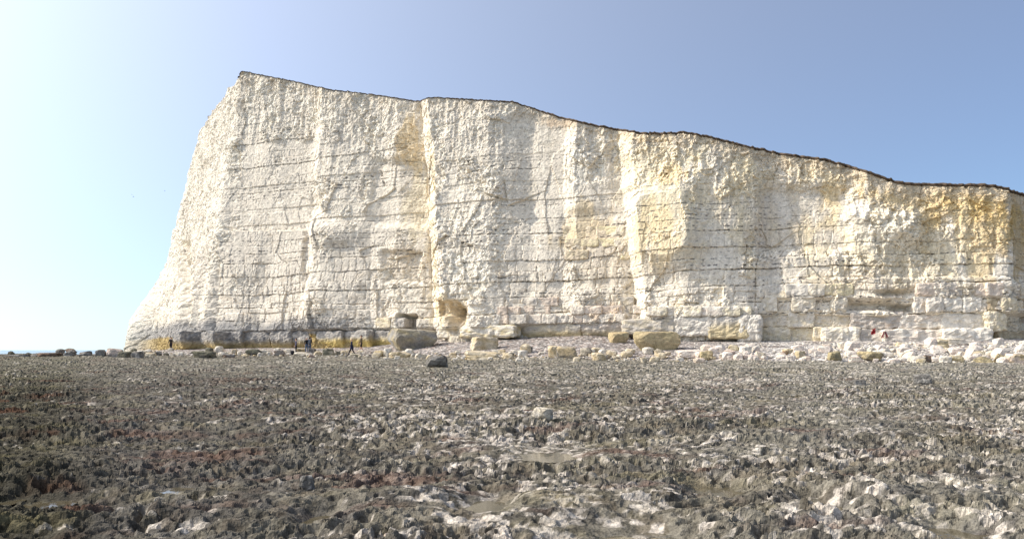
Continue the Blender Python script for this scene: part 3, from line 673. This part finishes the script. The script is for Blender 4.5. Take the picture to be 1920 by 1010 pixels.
marks = [(773, 656, 48, 'huge overhanging slab'), (1230, 657, 46, 'huge ochre boulder'), (1159, 643, 20, 'squat yellow boulder'), (908, 656, 27, 'large sandy boulder'), (903, 676, 33, 'wide knobbly cream boulder'),
         (820, 690, 21, 'lone dark platform boulder'), (1063, 675, 20, 'peaked grey-brown boulder'), (1123, 677, 14, 'knobbly sandy boulder'), (727, 669, 8, 'upright white boulder'), (988, 662, 11, 'dark-topped grey stone'),
         (617, 667, 12, 'green weedy boulder'), (659, 667, 6, 'navy walker'), (553, 664, 8, 'person in the slate jacket'), (578, 662, 8, 'standing pair'), (320, 657, 6, 'lone walker in black'), (381, 673, 21, 'large dark green boulder'),
         (478, 667, 15, 'streaked weedy stone'), (430, 671, 11, 'low grey-brown ledge stone'), (258, 672, 10, 'dark pyramid-shaped boulder'), (190, 661, 9, 'tallest dark boulder'), (160, 662, 12, 'broad grey-black boulder'), (131, 661, 10, 'peaked dark sea-row boulder'),
         (95, 661, 22, 'long low dark boulder'), (64, 662, 9, 'domed dark boulder'), (30, 662, 11, 'low dark boulder near the sea'), (1297, 672, 30, 'slanting pink-white slab'), (1325, 675, 13, 'knobbly ochre boulder'), (1366, 672, 12, 'pinkish dark-sided boulder'),
         (1398, 662, 11, 'square white block'), (1426, 673, 10, 'cream stone by the white block'), (1472, 666, 6, 'small round brown stone'), (1500, 671, 9, 'yellow stained stone'), (1565, 679, 12, 'dark yellow weedy boulder'), (1632, 677, 21, 'long mottled ochre boulder'),
         (1706, 668, 8, 'perched ochre stone'), (1757, 680, 14, 'tilted white slab'), (1791, 680, 16, 'ochre and cream boulder'), (1843, 681, 17, 'large round mottled boulder'), (1902, 682, 17, 'peaked boulder at the right end'), (1640, 648, 8, 'red cloth'), (1850, 648, 20, 'right end of the white slabs')]
todo = []
for (x0_, x1_), r0, r1, n_, cols, (s0, s1), lab in zones:
    for k in range(n_):
        zc_ += 1
        px = rng.uniform(x0_, x1_); py = rng.uniform(r0, r1); w = s0 + (s1 - s0) * rng.beta(1.3, 1.7); rel = rng.uniform(.4, .75); h = w * rel
        c1, c2, _w = cols[rng.choice(len(cols), p=[q[2] for q in cols])]
        Y = ground_hit(px, py); bk_ = rng.uniform(0, 1)
        if Y is None or Y > float(np.interp(px, FBX, FBY)) - .8 and px > 235: continue
        m_ = min(marks, key=lambda q: abs(q[0] - px) / 1.0 + 2.0 * abs(q[1] - py)); dx = px - m_[0]; dy = py - m_[1]
        where = ('right of' if dx > 0 else 'left of') if abs(dx) > m_[2] * .8 else ('in front of' if dy > 1 else 'behind')
        size = 'tiny' if w < 9 else 'small' if w < 14 else 'middling' if w < 19 else 'large'
        todo.append([' '.join((size, 'flat' if rel < .52 else 'upright' if rel > .66 else 'blocky' if bk_ > .5 else 'rounded', word[c1], 'stone', where, 'the', m_[3])), math.hypot(dx, 2 * dy), lab, px, py, w, h, c1, c2, zc_, Y, bk_])
nth = ('nearest', 'second', 'third', 'fourth', 'fifth', 'sixth')
for t_ in todo:
    same = sorted(q[1] for q in todo if q[0] == t_[0])
    label = t_[0] if len(same) == 1 else nth[min(same.index(t_[1]), 5)] + (' nearest ' if same.index(t_[1]) else ' ') + t_[0]
    _, _d, lab, px, py, w, h, c1, c2, sd_, Y, bk_ = t_
    stone('beach_stone', label, 'stone', lab.replace('stone', 'stones', 1), px, py, w, h, c1, c2, seed=3000 + sd_, sub=2, Y=Y, blocky=bk_, sink=.2)

# uncountable small cobbles between them: one object
def cobbles(name, n_, gen, label, seed):
    r = np.random.default_rng(seed); V = []; Fs = []; Cc = []; nv = 0
    shapes = [rock_shape(7000 + q, 2, 9, .04) for q in range(1)]
    import itertools
    d1, f1_ = ICO[2]
    shp = []
    for q in range(10):
        p_, f_ = rock_shape(7100 + q, 2, 9, .05); shp.append((p_, f_))
    for _ in range(n_):
        px, py, w, colr = gen(r)
        Y = ground_hit_fast(px, py)
        if Y is None: continue
        if px > 235 and Y > np.interp(px, FBX, FBY) - .4: continue
        p_, f_ = shp[r.integers(len(shp))]
        W = w * Y / F; a = r.uniform(0, 6.28)
        q = p_ * np.array([W, W * r.uniform(.6, 1), W * r.uniform(.4, .7)])
        q = np.stack([q[:, 0] * math.cos(a) - q[:, 1] * math.sin(a), q[:, 0] * math.sin(a) + q[:, 1] * math.cos(a), q[:, 2]], -1)
        X = (px - 960) * Y / F
        q += np.array([X, Y, gz(X, Y) + W * .12])
        V.append(q); Fs.append(f_ + nv); nv += len(q); Cc.append(np.broadcast_to(np.array(colr) * r.uniform(.8, 1.12), q.shape))
    o = mesh_np(name, np.concatenate(V), np.concatenate(Fs), M_stone, None, np.concatenate(Cc))
    return tag(o, label, None, None, 'stuff')
_gh = {}
def ground_hit_fast(px, py):
    k = (round(px / 8), round(py * 2))
    if k not in _gh: _gh[k] = ground_hit(k[0] * 8, k[1] / 2)
    return _gh[k]
def gen_white(r):
    px = 1250 + 690 * math.sqrt(r.uniform()); py = r.uniform(643, 682); return px, py, 3 + 7 * r.beta(1, 3), PAL['white'] if r.uniform() < .75 else PAL['cream'] if r.uniform() < .7 else PAL['grey']
def gen_mid(r):
    px = r.uniform(240, 1300); py = r.normal(np.interp(px, [240, 700, 1000, 1300], [663, 667, 671, 673]), 3.2)
    return px, py, 3 + 6 * r.beta(1, 3), PAL[('white', 'cream', 'grey', 'tan', 'white')[r.integers(5)]]
cobbles('chalk_cobbles', 1300, gen_white, 'scattered small white chalk cobbles on the right of the beach', 51)
cobbles('beach_cobbles', 1000, gen_mid, 'scattered small mixed cobbles along the beach edge', 52)

# ------------------------------------------------------------------ blocks and ledge slabs of the cliff foot (parts of the cliff)
def cube_sphere(n_):
    """Unit cube surface as a welded grid (n x n quads a side)."""
    g = np.linspace(-1, 1, n_ + 1); A, B = np.meshgrid(g, g); o_ = np.ones_like(A)
    V = []; Fq = []; k = 0
    for a, flip in (((o_, A, B), 0), ((-o_, A, B), 1), ((A, o_, B), 1), ((A, -o_, B), 0), ((A, B, o_), 0), ((A, B, -o_), 1)):
        V.append(np.stack(a, -1).reshape(-1, 3)); Fq.append(grid_faces(n_ + 1, n_ + 1, bool(flip)) + k); k += (n_ + 1) ** 2
    V = np.concatenate(V); Fq = np.concatenate(Fq)
    key = np.round(V * 1000).astype(np.int64); u, inv = np.unique(key, axis=0, return_inverse=True)
    return u / 1000.0, inv.reshape(-1)[Fq]
CUBE = {n_: cube_sphere(n_) for n_ in (5, 9, 14)}
def block(name, x0, x1, y0, y1, out, colr, second, seed, n_=9, depth=2.2, rnd=.22, label=None, under=0.0, bands=None, amp=.08, amt=.7, taper=0.0):
    """A block of the cliff seen in the picture box x0..x1, y0..y1, standing `out` metres proud of the face there."""
    r = np.random.default_rng(seed); cx = (x0 + x1) / 2; cy = (y0 + y1) / 2
    i, j = cliff_at(cx, cy); Ys = float(CY[i, j]); ang = math.atan2(NX[j], -NY[j])     # turn of the wall
    q, f = CUBE[n_]
    k = (Ys - out) / F; W = (x1 - x0) * k / max(math.cos(ang), .5) * .5; Hh = (y1 - y0) * k * .5
    p = q * np.array([W, depth / 2, Hh])
    rad = rnd * min(W, Hh, depth / 2) * 2
    inner = np.clip(p, -np.array([W, depth / 2, Hh]) + rad, np.array([W, depth / 2, Hh]) - rad)
    dv = p - inner; L = np.linalg.norm(dv, axis=1)[:, None]; nn = np.where(L > 1e-6, dv / np.maximum(L, 1e-6), 0)
    p = inner + nn * np.minimum(L, rad)
    p = p + (q / np.linalg.norm(q, axis=1)[:, None]) * (min(2 * Hh, 1.6) * (amp * 2.4 * n3(p * 1.1 + seed % 29, seed, 3) + amp * 1.6 * np.abs(n3(p * 3.1 + seed % 23, seed + 7, 3)) - .05 * ss(.25, .0, np.abs(n3(p * .9 + seed % 11, seed + 8, 2)))))[:, None]
    tz = p[:, 2] / Hh
    p[:, 1] += under * depth * ss(.1, -1, tz) * (p[:, 1] < 0)
    p[:, 0] *= 1 - taper * ss(.5, -1, tz)
    colv = stone_col(p / 1.2, PAL_B[colr], PAL_B[second], seed, amt)
    if bands:                                       # (height share from the foot, colour): film of weed or ochre on the lower part
        for lvl, bc in bands:
            colv = mixc(colv, np.array(bc), ss(lvl + .22, lvl - .2, (tz + 1) / 2 + .14 * n3(p * .9, seed + 5, 3)) * .85)
    o = mesh_np(name, p, f, M_block, cliff, colv, smooth=False)
    c_ = P(cx, cy, Ys - out); nrm = np.array([NX[j], NY[j], 0]); nrm /= np.linalg.norm(nrm)
    o.location = (c_ - nrm * (depth / 2) * np.array([1, 1, 0]) - off)
    o.rotation_euler = (r.normal(0, .012), r.normal(0, .012), ang + r.normal(0, .03))
    if label: o['label'] = label
    return o
PAL_B = {'chalk': (.70, .63, .525), 'pale': (.72, .66, .56), 'pink': (.66, .54, .43), 'grey': (.46, .42, .365), 'weed': (.20, .195, .19), 'ochre': (.50, .37, .12), 'sand': (.66, .56, .38), 'lemon': (.76, .66, .42), 'brown': (.42, .33, .22)}
OCH = [(.36, (.42, .31, .13))]
bsd = [500]
def B(*a, **k):
    bsd[0] += 11; return block(*a, seed=bsd[0], **k)
# lowest ledge of the left part: weed-grey above, ochre below
xs_ = [300, 352, 410, 452, 505, 545, 584]
for a, b in zip(xs_[:-1], xs_[1:]):
    B('ledge_block', a - 3, b + 3, 620 + rng.uniform(-1, 1), 655, .9 + rng.uniform(-.15, .15), 'weed', 'grey', n_=14, depth=3.6, rnd=.12, under=.14, bands=OCH, amp=.07, amt=.95)
for a, b in ((592, 640), (640, 690), (690, 730)):
    B('ledge_block', a - 3, b + 3, 620, 653, .8, 'grey', 'weed', n_=14, depth=3.0, rnd=.12, under=.14, bands=[(.5, (.62, .46, .14))], amp=.06)
# middle ledge
B('ledge_block', 815, 864, 612, 634, .7, 'pale', 'sand', n_=14, rnd=.15, amp=.06)
B('ledge_block', 860, 962, 609, 633, .75, 'pale', 'ochre', n_=14, rnd=.25, amp=.09, label='long pale ledge slab with ochre patches beside the vertical crack')
B('ledge_block', 976, 1086, 607, 635, 1.0, 'grey', 'sand', n_=14, rnd=.22, under=.12, bands=[(.45, (.50, .40, .22))])
B('ledge_block', 1086, 1168, 604, 632, .9, 'grey', 'pink', n_=14, rnd=.2, under=.14, bands=[(.4, (.55, .45, .28))])
B('ledge_block', 1167, 1264, 598, 626, 1.5, 'grey', 'sand', n_=14, rnd=.16, amp=.07, label='grey and sandy ledge block above the huge ochre boulder')
B('ledge_block', 1264, 1332, 592, 630, .9, 'pale', 'grey', n_=14, rnd=.14, amp=.07)
B('ledge_block', 1330, 1402, 592, 634, 1.0, 'grey', 'pale', n_=14, rnd=.14, bands=[(.6, (.58, .47, .27))])
B('ledge_block', 1384, 1428, 590, 645, 1.5, 'pale', 'grey', n_=14, rnd=.25, under=.10, amp=.07, label='rounded pier of pale chalk closing the middle ledge')
xs_ = [1428, 1480, 1526, 1562, 1602]
for a, b in zip(xs_[:-1], xs_[1:]):
    B('ledge_block', a, b, 585, 613, .75 + rng.uniform(-.2, .2), 'chalk', 'sand', n_=14, rnd=.10, amp=.07)
    B('ledge_block', a, b, 613, 644, .35 + rng.uniform(-.2, .4), 'sand', 'pale', n_=14, rnd=.10, amp=.06)
B('ledge_block', 1545, 1612, 612, 645, 1.1, 'pale', 'sand', n_=14, rnd=.25, amp=.08)
B('ledge_block', 1600, 1690, 584, 616, .5, 'grey', 'pink', n_=14, rnd=.06)
B('ledge_block', 1600, 1668, 616, 645, .35, 'grey', 'chalk', n_=14, rnd=.06)
B('ledge_block', 1688, 1768, 588, 617, .9, 'pale', 'pink', n_=14, rnd=.18, amp=.09, label='white squared ledge block right of the red cloth')
B('ledge_block', 1768, 1846, 586, 618, 1.0, 'pale', 'chalk', n_=14, rnd=.18, amp=.07)
B('ledge_block', 1848, 1892, 584, 620, 1.0, 'sand', 'pale', n_=14, rnd=.16, amp=.08)
B('ledge_block', 1892, 1960, 584, 622, .6, 'brown', 'grey', n_=14, rnd=.1)
B('ledge_block', 1660, 1776, 617, 648, 1.5, 'pale', 'pink', n_=14, rnd=.14, amp=.09, depth=3, label='long white slab at beach level right of the red cloth')
B('ledge_block', 1774, 1862, 615, 650, 1.7, 'pale', 'chalk', n_=14, rnd=.2, amp=.1, depth=3)
B('ledge_block', 1860, 1950, 620, 648, .7, 'brown', 'sand', n_=14, rnd=.1)
# courses of jointed blocks above the ledge
def course(x0, x1, y0, y1, w0, w1, out, cols, slope=0.0):
    a = x0
    while a < x1 - w0 * .5:
        b = min(a + rng.uniform(w0, w1), x1); dy = slope * (a - x0)
        c1, c2 = cols[rng.integers(len(cols))]
        if rng.uniform() < .93:
            B('chalk_block', a - .2, b + .2, y0 + dy - .5 + rng.uniform(-.8, .8), y1 + .5 + dy + rng.uniform(-.4, .4), out * .45 + rng.uniform(-.12, .14), c1, c2, rnd=rng.uniform(.08, .2), amt=.6, depth=1.8)
        a = b
cw_ = [('pink', 'chalk'), ('chalk', 'grey'), ('pink', 'grey'), ('chalk', 'pink'), ('grey', 'sand')]
course(928, 1212, 591, 607, 18, 34, .35, cw_, -.012)
course(928, 1212, 575, 590, 20, 40, .25, cw_, -.012)
course(968, 1196, 558, 574, 22, 50, .12, cw_, -.01)
course(700, 820, 596, 613, 18, 36, .2, [('grey', 'sand'), ('grey', 'chalk'), ('sand', 'grey')])
course(1215, 1420, 574, 592, 22, 44, .3, [('pale', 'chalk'), ('chalk', 'lemon'), ('pale', 'pink')])
course(1428, 1592, 556, 583, 24, 46, .35, [('chalk', 'sand'), ('chalk', 'pink'), ('pale', 'grey')])
course(1440, 1600, 532, 554, 26, 50, .2, [('chalk', 'sand'), ('lemon', 'pink'), ('pale', 'grey')])
course(1714, 1850, 556, 585, 24, 44, .5, [('pale', 'pink'), ('chalk', 'grey'), ('pale', 'chalk')])
course(1852, 1935, 558, 583, 22, 36, .3, [('sand', 'grey'), ('brown', 'sand')])
course(1720, 1930, 530, 554, 22, 44, .3, [('pink', 'chalk'), ('chalk', 'sand'), ('grey', 'pink')])
course(1060, 1182, 470, 486, 26, 44, .1, [('lemon', 'pink'), ('sand', 'pink'), ('chalk', 'lemon')])
course(1060, 1178, 447, 462, 24, 44, .1, [('lemon', 'pink'), ('sand', 'pink'), ('chalk', 'lemon')])
course(1056, 1170, 424, 440, 24, 44, .1, [('lemon', 'sand'), ('sand', 'pink'), ('chalk', 'lemon')])

# ------------------------------------------------------------------ people
def pmat(name, c, rough=.85): return plain_mat(name, c, rough, .15, .15, 12)
SKIN = pmat('skin', (.55, .34, .24), .6); SHOE = pmat('shoe', (.03, .026, .022))
def person(label, px, py, height, yaw, jacket, legs, hair, cap=None, stride=.0, arms=(0., 0.), bare_legs=False, coat=False, Y=None, pack=None):
    """yaw 0 faces the camera; positive turns towards the viewer's left... stride in metres between the feet."""
    import bmesh
    s = height / 1.75
    Y = Y or ground_hit(px, py); X = (px - 960) * Y / F
    root = empty('person', (X, Y, 0), yaw); tag(root, label, 'person', 'people walking at the cliff foot')
    J = {}; E = []; Rr = {}; part = {}
    def j(n_, p, r, parent=None):
        J[n_] = Vector(p) * s; Rr[n_] = r * s
        if parent: E.append((parent, n_))
    st = stride / 2
    j('pelvis', (0, 0, .94), .135); j('waist', (0, .0, 1.10), .135 if not coat else .15, 'pelvis'); j('chest', (0, -.01, 1.32), .155, 'waist'); j('neck', (0, 0, 1.50), .062, 'chest')
    j('jaw', (0, -.015, 1.57), .075, 'neck'); j('head', (0, -.01, 1.665), .096, 'jaw'); j('crown', (0, 0, 1.715), .07, 'head')
    for sd_, q in ((-1, 0), (1, 1)):
        n_ = 'LR'[q]; ys_ = (-st if q else st); lift = .03 if ys_ > 0 and stride > .3 else 0
        j('hip' + n_, (.09 * sd_, 0, .88), .105, 'pelvis'); j('knee' + n_, (.10 * sd_, ys_ * .45 - .03 * (stride > .2), .49), .068, 'hip' + n_)
        j('ankle' + n_, (.105 * sd_, ys_ + .02, .09 + lift), .047, 'knee' + n_); j('toe' + n_, (.12 * sd_, ys_ - .15, .035 + lift), .038, 'ankle' + n_)
        j('shoulder' + n_, (.19 * sd_, 0, 1.425), .068, 'chest')
        a = arms[q]
        j('elbow' + n_, (.26 * sd_, .03 - .1 * a, 1.15), .05, 'shoulder' + n_); j('wrist' + n_, (.25 * sd_, -.08 - .22 * a, .93 + .12 * a), .034, 'elbow' + n_)
        j('palm' + n_, (.245 * sd_, -.11 - .26 * a, .86 + .12 * a), .032, 'wrist' + n_)
    names = list(J); me = bpy.data.meshes.new('body')
    me.from_pydata([J[k] for k in names], [(names.index(a), names.index(b)) for a, b in E], [])
    tmp = bpy.data.objects.new('body_tmp', me); COL.objects.link(tmp)
    md = tmp.modifiers.new('skin', 'SKIN'); sb = tmp.modifiers.new('sub', 'SUBSURF'); sb.levels = 2; sb.render_levels = 2
    for i_, k in enumerate(names):
        me.skin_vertices[0].data[i_].radius = (Rr[k], Rr[k] * (.72 if k in ('waist', 'chest', 'pelvis') else 1)); me.skin_vertices[0].data[i_].use_root = (k == 'pelvis')
    dg = bpy.context.evaluated_depsgraph_get(); ev = tmp.evaluated_get(dg); em = ev.to_mesh()
    co = np.array([q.co[:] for q in em.vertices]); fs = [list(p_.vertices) for p_ in em.polygons]
    ev.to_mesh_clear(); bpy.data.objects.remove(tmp)
    co = list(map(tuple, co)); kinds = []
    # nearest bone decides the clothing of a face
    segs = [(np.array(J[a]), np.array(J[b]), a, b) for a, b in E]
    cn = np.array(co)
    for f in fs:
        m_ = cn[f].mean(0); best = None
        for A_, B_, a, b in segs:
            t = np.clip(np.dot(m_ - A_, B_ - A_) / np.dot(B_ - A_, B_ - A_), 0, 1); dd = np.linalg.norm(m_ - A_ - t * (B_ - A_))
            if best is None or dd < best[0]: best = (dd, a, b, t)
        b = best[2]; z_ = m_[2] / s
        if b in ('jaw', 'head', 'crown') or (b == 'neck' and z_ > 1.49) or b.startswith('palm'): k = 0
        elif b.startswith('toe'): k = 3
        elif b.startswith(('hip', 'knee', 'ankle')) or (b in ('waist',) and z_ < 1.0): k = 2 if not (bare_legs and z_ < .55) else 0
        else: k = 1
        if coat and z_ > .72 and k == 2: k = 1
        kinds.append(k)
    def tube(p0, p1, r0, r1, kind, nseg=5):
        p0 = np.array(p0); p1 = np.array(p1); d = p1 - p0; d /= np.linalg.norm(d); u = np.cross(d, [0.3, .9, .2]); u /= np.linalg.norm(u); w_ = np.cross(d, u); b0 = len(co)
        for pp, rr in ((p0, r0), ((p0 + p1) / 2 + u * .006, (r0 + r1) / 2), (p1, r1)):
            for q in range(nseg):
                a = 2 * math.pi * q / nseg; co.append(tuple(pp + rr * (math.cos(a) * u + math.sin(a) * w_)))
        for ring in range(2):
            for q in range(nseg):
                fs.append([b0 + ring * nseg + q, b0 + ring * nseg + (q + 1) % nseg, b0 + (ring + 1) * nseg + (q + 1) % nseg, b0 + (ring + 1) * nseg + q]); kinds.append(kind)
        fs.append([b0 + 2 * nseg + q for q in range(nseg)]); kinds.append(kind)
    for n_ in 'LR':                                  # fingers and thumb
        pw = np.array(J['palm' + n_]); sg = -1 if n_ == 'L' else 1
        for q, ln in enumerate((.070, .08, .075, .06)):
            base = pw + np.array([0, (-.03 + .02 * q) * s, -.015 * s]); tube(base, base + np.array([-.012 * sg, -.012, -ln]) * s, .009 * s, .007 * s, 0)
        tube(pw + np.array([0, -.03, .02]) * s, pw + np.array([-.01 * sg, -.065, -.025]) * s, .010 * s, .008 * s, 0)
    tube(np.array([0, -.095, 1.655]) * s, np.array([0, -.125, 1.635]) * s, .014 * s, .010 * s, 0)        # nose
    for sg in (-1, 1): tube(np.array([.088 * sg, 0, 1.68]) * s, np.array([.100 * sg, .005, 1.63]) * s, .016 * s, .012 * s, 0)   # ears
    if coat:                                         # skirt of the coat
        b0 = len(co); nq = 20
        for zz, rr in ((1.12, .185), (.9, .215), (.70, .235)):
            for q in range(nq):
                a = 2 * math.pi * q / nq; co.append((rr * math.cos(a) * s, rr * .82 * math.sin(a) * s, zz * s))
        for ring in range(2):
            for q in range(nq):
                fs.append([b0 + ring * nq + q, b0 + (ring + 1) * nq + q, b0 + (ring + 1) * nq + (q + 1) % nq, b0 + ring * nq + (q + 1) % nq]); kinds.append(1)
    bm_ = bpy.data.meshes.new('body'); bm_.from_pydata(co, [], fs)
    mats = [SKIN, jacket, legs, SHOE]
    for m_ in mats: bm_.materials.append(m_)
    bm_.polygons.foreach_set('material_index', kinds); bm_.polygons.foreach_set('use_smooth', [True] * len(fs)); bm_.update()
    ob = bpy.data.objects.new('body', bm_); COL.objects.link(ob); ob.parent = root
    # hair or cap: a shell over the back and top of the head
    d, f = ICO[3]; hp = d * np.array([.108, .116, .118]) + np.array([0, .012, 1.69])
    keep = (hp[:, 2] > 1.70) | (hp[:, 1] > .03) ; keep &= hp[:, 2] > 1.56
    ff = f[keep[f].all(1)]
    hp = hp + d * (.006 * n3(d * 4, 77, 2))[:, None]
    mesh_np('cap' if cap else 'hair', hp * s, ff, cap or hair, root)
    if cap: mesh_np('hair', (d * np.array([.104, .110, .108]) + np.array([0, .016, 1.675])) * s, f[((d[:, 1] > .2) & (d[:, 2] > -.8))[f].all(1)], hair, root)
    zmin = min(q[2] for q in co)
    root.location.z = gz(X, Y) - zmin + .01
    return root
BLK = pmat('black_jacket', (.018, .018, .022)); NAVY = pmat('navy_coat', (.02, .024, .05)); BLUE = pmat('slate_jacket', (.10, .09, .13)); DARKT = pmat('dark_trousers', (.02, .02, .026))
JEAN = pmat('blue_jeans', (.09, .12, .17)); OLV = pmat('brown_top', (.075, .055, .035)); HBR = pmat('dark_hair', (.025, .016, .012)); HBL = pmat('blond_hair', (.55, .40, .26)); CAPM = pmat('pale_cap', (.62, .60, .58)); GREYP = pmat('grey_pack', (.16, .17, .19))
person('walker in black with bent arms, alone before the left end of the grey ledge', 320.5, 657.5, 1.66, 0.2, BLK, DARKT, HBR, stride=.35, arms=(.5, .4))
person('person in a slate jacket standing left of the pair, seen from the side', 555, 664, 1.66, -1.2, BLUE, DARKT, HBR, arms=(.2, .2))
person('person in a pale cap and black jacket, left one of the standing pair', 575, 662, 1.66, .3, BLK, JEAN, HBR, cap=CAPM, arms=(.3, .1))
pk = person('person in black with a grey backpack, right one of the standing pair', 581, 661.5, 1.68, 3.0, BLK, JEAN, HBR, arms=(.1, .1))
person('fair-haired walker in a long navy coat, striding left', 659.5, 667.5, 1.72, -1.45, NAVY, DARKT, HBL, stride=.75, arms=(.1, .2), coat=True)
person('walker in a brown top and shorts with bare legs, right of the navy walker', 677.5, 659.5, 1.78, -1.1, OLV, BLK, HBR, stride=.4, arms=(.5, .2), bare_legs=True)
def rounded(name, size, loc, mat, parent=None, rz=0, rnd=.3, n_=5, seed=1, amp=.03):
    q, f = CUBE[n_]; h = np.array(size) / 2; p = q * h; rad = rnd * h.min() * 1.0
    inner = np.clip(p, -h + rad, h - rad); dv = p - inner; L = np.linalg.norm(dv, axis=1)[:, None]
    p = inner + np.where(L > 1e-6, dv / np.maximum(L, 1e-6), 0) * np.minimum(L, rad); p = p + q * (amp * h.min() * n3(q * 2, seed, 3))[:, None]
    o = mesh_np(name, p, f, mat, parent); o.location = loc; o.rotation_euler = (0, 0, rz); return o
bl = Vector(pk.location)
bp_ = empty('backpack', (bl.x - .02, bl.y - .24, bl.z + 1.0)); tag(bp_, 'grey backpack worn by the right one of the standing pair', 'backpack')
rounded('bag_body', (.30, .18, .46), (0, 0, .23), GREYP, bp_, rnd=.7); rounded('front_pocket', (.22, .07, .2), (0, -.11, .13), GREYP, bp_, rnd=.6)
for sx_ in (-.09, .09): rounded('strap', (.05, .03, .42), (sx_, .10, .27), BLK, bp_, rnd=.6)
Yb_ = ground_hit(549, 664.5); Xb_ = (549 - 960) * Yb_ / F
bg_ = empty('rucksack', (Xb_, Yb_ - .1, gz(Xb_, Yb_) - .01)); tag(bg_, 'black rucksack set down beside the person in the slate jacket', 'bag')
rounded('bag_body', (.36, .24, .42), (0, 0, .21), BLK, bg_, rnd=.8); rounded('front_pocket', (.24, .08, .2), (0, -.14, .15), BLK, bg_, rnd=.7); rounded('carry_handle', (.12, .03, .04), (0, 0, .43), BLK, bg_, rnd=.8)

# ------------------------------------------------------------------ red cloth and small dark red frame on the right ledge
RED = pmat('red_cloth', (.40, .05, .05)); DRED = pmat('dark_red_paint', (.12, .02, .03))
i_, j_ = cliff_at(1637, 622); Yr = float(CY[i_, j_]) - 1.35
g = np.linspace(-1, 1, 22); A, Bq = np.meshgrid(g, g)
rr = np.hypot(A, Bq)
hgt = .16 * (1 - rr) + .22 * fbm(A * 1.6, Bq * 1.6, 4, 301) + .06 * ridged(A * 3, Bq * 3, 3, 302)
sq = np.maximum(np.abs(A), np.abs(Bq)) / np.maximum(rr, 1e-6); th_ = np.arctan2(Bq, A); ro = .75 + .55 * fbm(np.cos(th_) * 1.7, np.sin(th_) * 1.7, 3, 303)
cl = np.stack([A * sq * ro * .28, -.2 + hgt * .9, Bq * sq * ro * .34 + .06 * A], -1).reshape(-1, 3)
o = mesh_np('red_cloth', cl, grid_faces(22, 22), RED); so = o.modifiers.new('thickness', 'SOLIDIFY'); so.thickness = .02
o.location = P(1636, 622, Yr); tag(o, 'crumpled bright red cloth caught on the pale ledge near the right end', 'cloth')
Yf = Yr - .35; k_ = Yf / F
fr_ = empty('trestle', P(1659, 633.5, Yf)); tag(fr_, 'small dark red A-shaped trestle standing right of the red cloth', 'trestle')
def bar(name, p0, p1, r, mat, parent):
    p0 = Vector(p0); p1 = Vector(p1); d_ = p1 - p0
    o = rounded(name, (r * 2, r * 2, d_.length), (p0 + p1) / 2, mat, parent, rnd=.5, amp=.0); o.rotation_mode = 'QUATERNION'; o.rotation_quaternion = d_.to_track_quat('Z', 'Y'); return o
for yy in (-.14, .14):
    bar('leg', (-.24, yy, 0), (-.09, 0, .52), .035, DRED, fr_); bar('leg', (.24, yy, 0), (.09, 0, .52), .035, DRED, fr_)
bar('top_rail', (-.15, 0, .53), (.15, 0, .53), .055, DRED, fr_); bar('cross_bar', (-.13, 0, .40), (.13, 0, .40), .04, DRED, fr_)

# ------------------------------------------------------------------ gulls
GW = pmat('gull_grey', (.25, .26, .28))
def gull(px, py, Y, bank, yaw, label):
    root = empty('gull', P(px, py, Y), yaw); root.rotation_euler = (0, bank, yaw); root.scale = (.65,) * 3
    tag(root, label, 'bird', 'gulls left of the cliff')
    d, f = ICO[2]; bpv = d * np.array([.085, .27, .075]); bpv[:, 1] += 0; bpv[:, 0] *= 1 - .5 * np.abs(d[:, 1]) ** 2
    mesh_np('bird_body', bpv, f, GW, root)
    mesh_np('bird_head', d * np.array([.05, .07, .05]) + np.array([0, -.28, .03]), f, GW, root)
    mesh_np('tail', np.array([[-.03, .22, 0], [.03, .22, 0], [.07, .40, .01], [-.07, .40, .01], [-.03, .22, .02], [.03, .22, .02], [.07, .40, .02], [-.07, .40, .02]]), np.array([[0, 1, 2, 3], [7, 6, 5, 4]]), GW, root)
    for sg in (-1, 1):
        t = np.linspace(0, 1, 9); lead = -.12 - .08 * np.sin(t * 3.1) + .18 * t ** 2; ch = .20 * (1 - t ** 2) + .02; zz = .10 * np.sin(t * 2.2)
        top = np.stack([sg * (.05 + .62 * t), lead, zz + .01], -1); bot = np.stack([sg * (.05 + .62 * t), lead + ch, zz], -1); un = np.stack([sg * (.05 + .62 * t), lead + ch * .4, zz - .015], -1)
        vv = np.concatenate([top, bot, un]); k = 9
        ff = [[q, q + 1, k + q + 1, k + q] for q in range(8)] + [[2 * k + q, 2 * k + q + 1, q + 1, q] for q in range(8)] + [[k + q, k + q + 1, 2 * k + q + 1, 2 * k + q] for q in range(8)]
        mesh_np('wing', vv, np.array(ff), GW, root)
gull(247, 365, 250, .5, .6, 'upper left gull of the two flying close together left of the cliff')
gull(250, 369, 255, -.4, -.5, 'lower right gull of the two flying close together left of the cliff')
gull(309, 358, 240, .15, 1.3, 'single gull flying close to the left edge of the cliff')
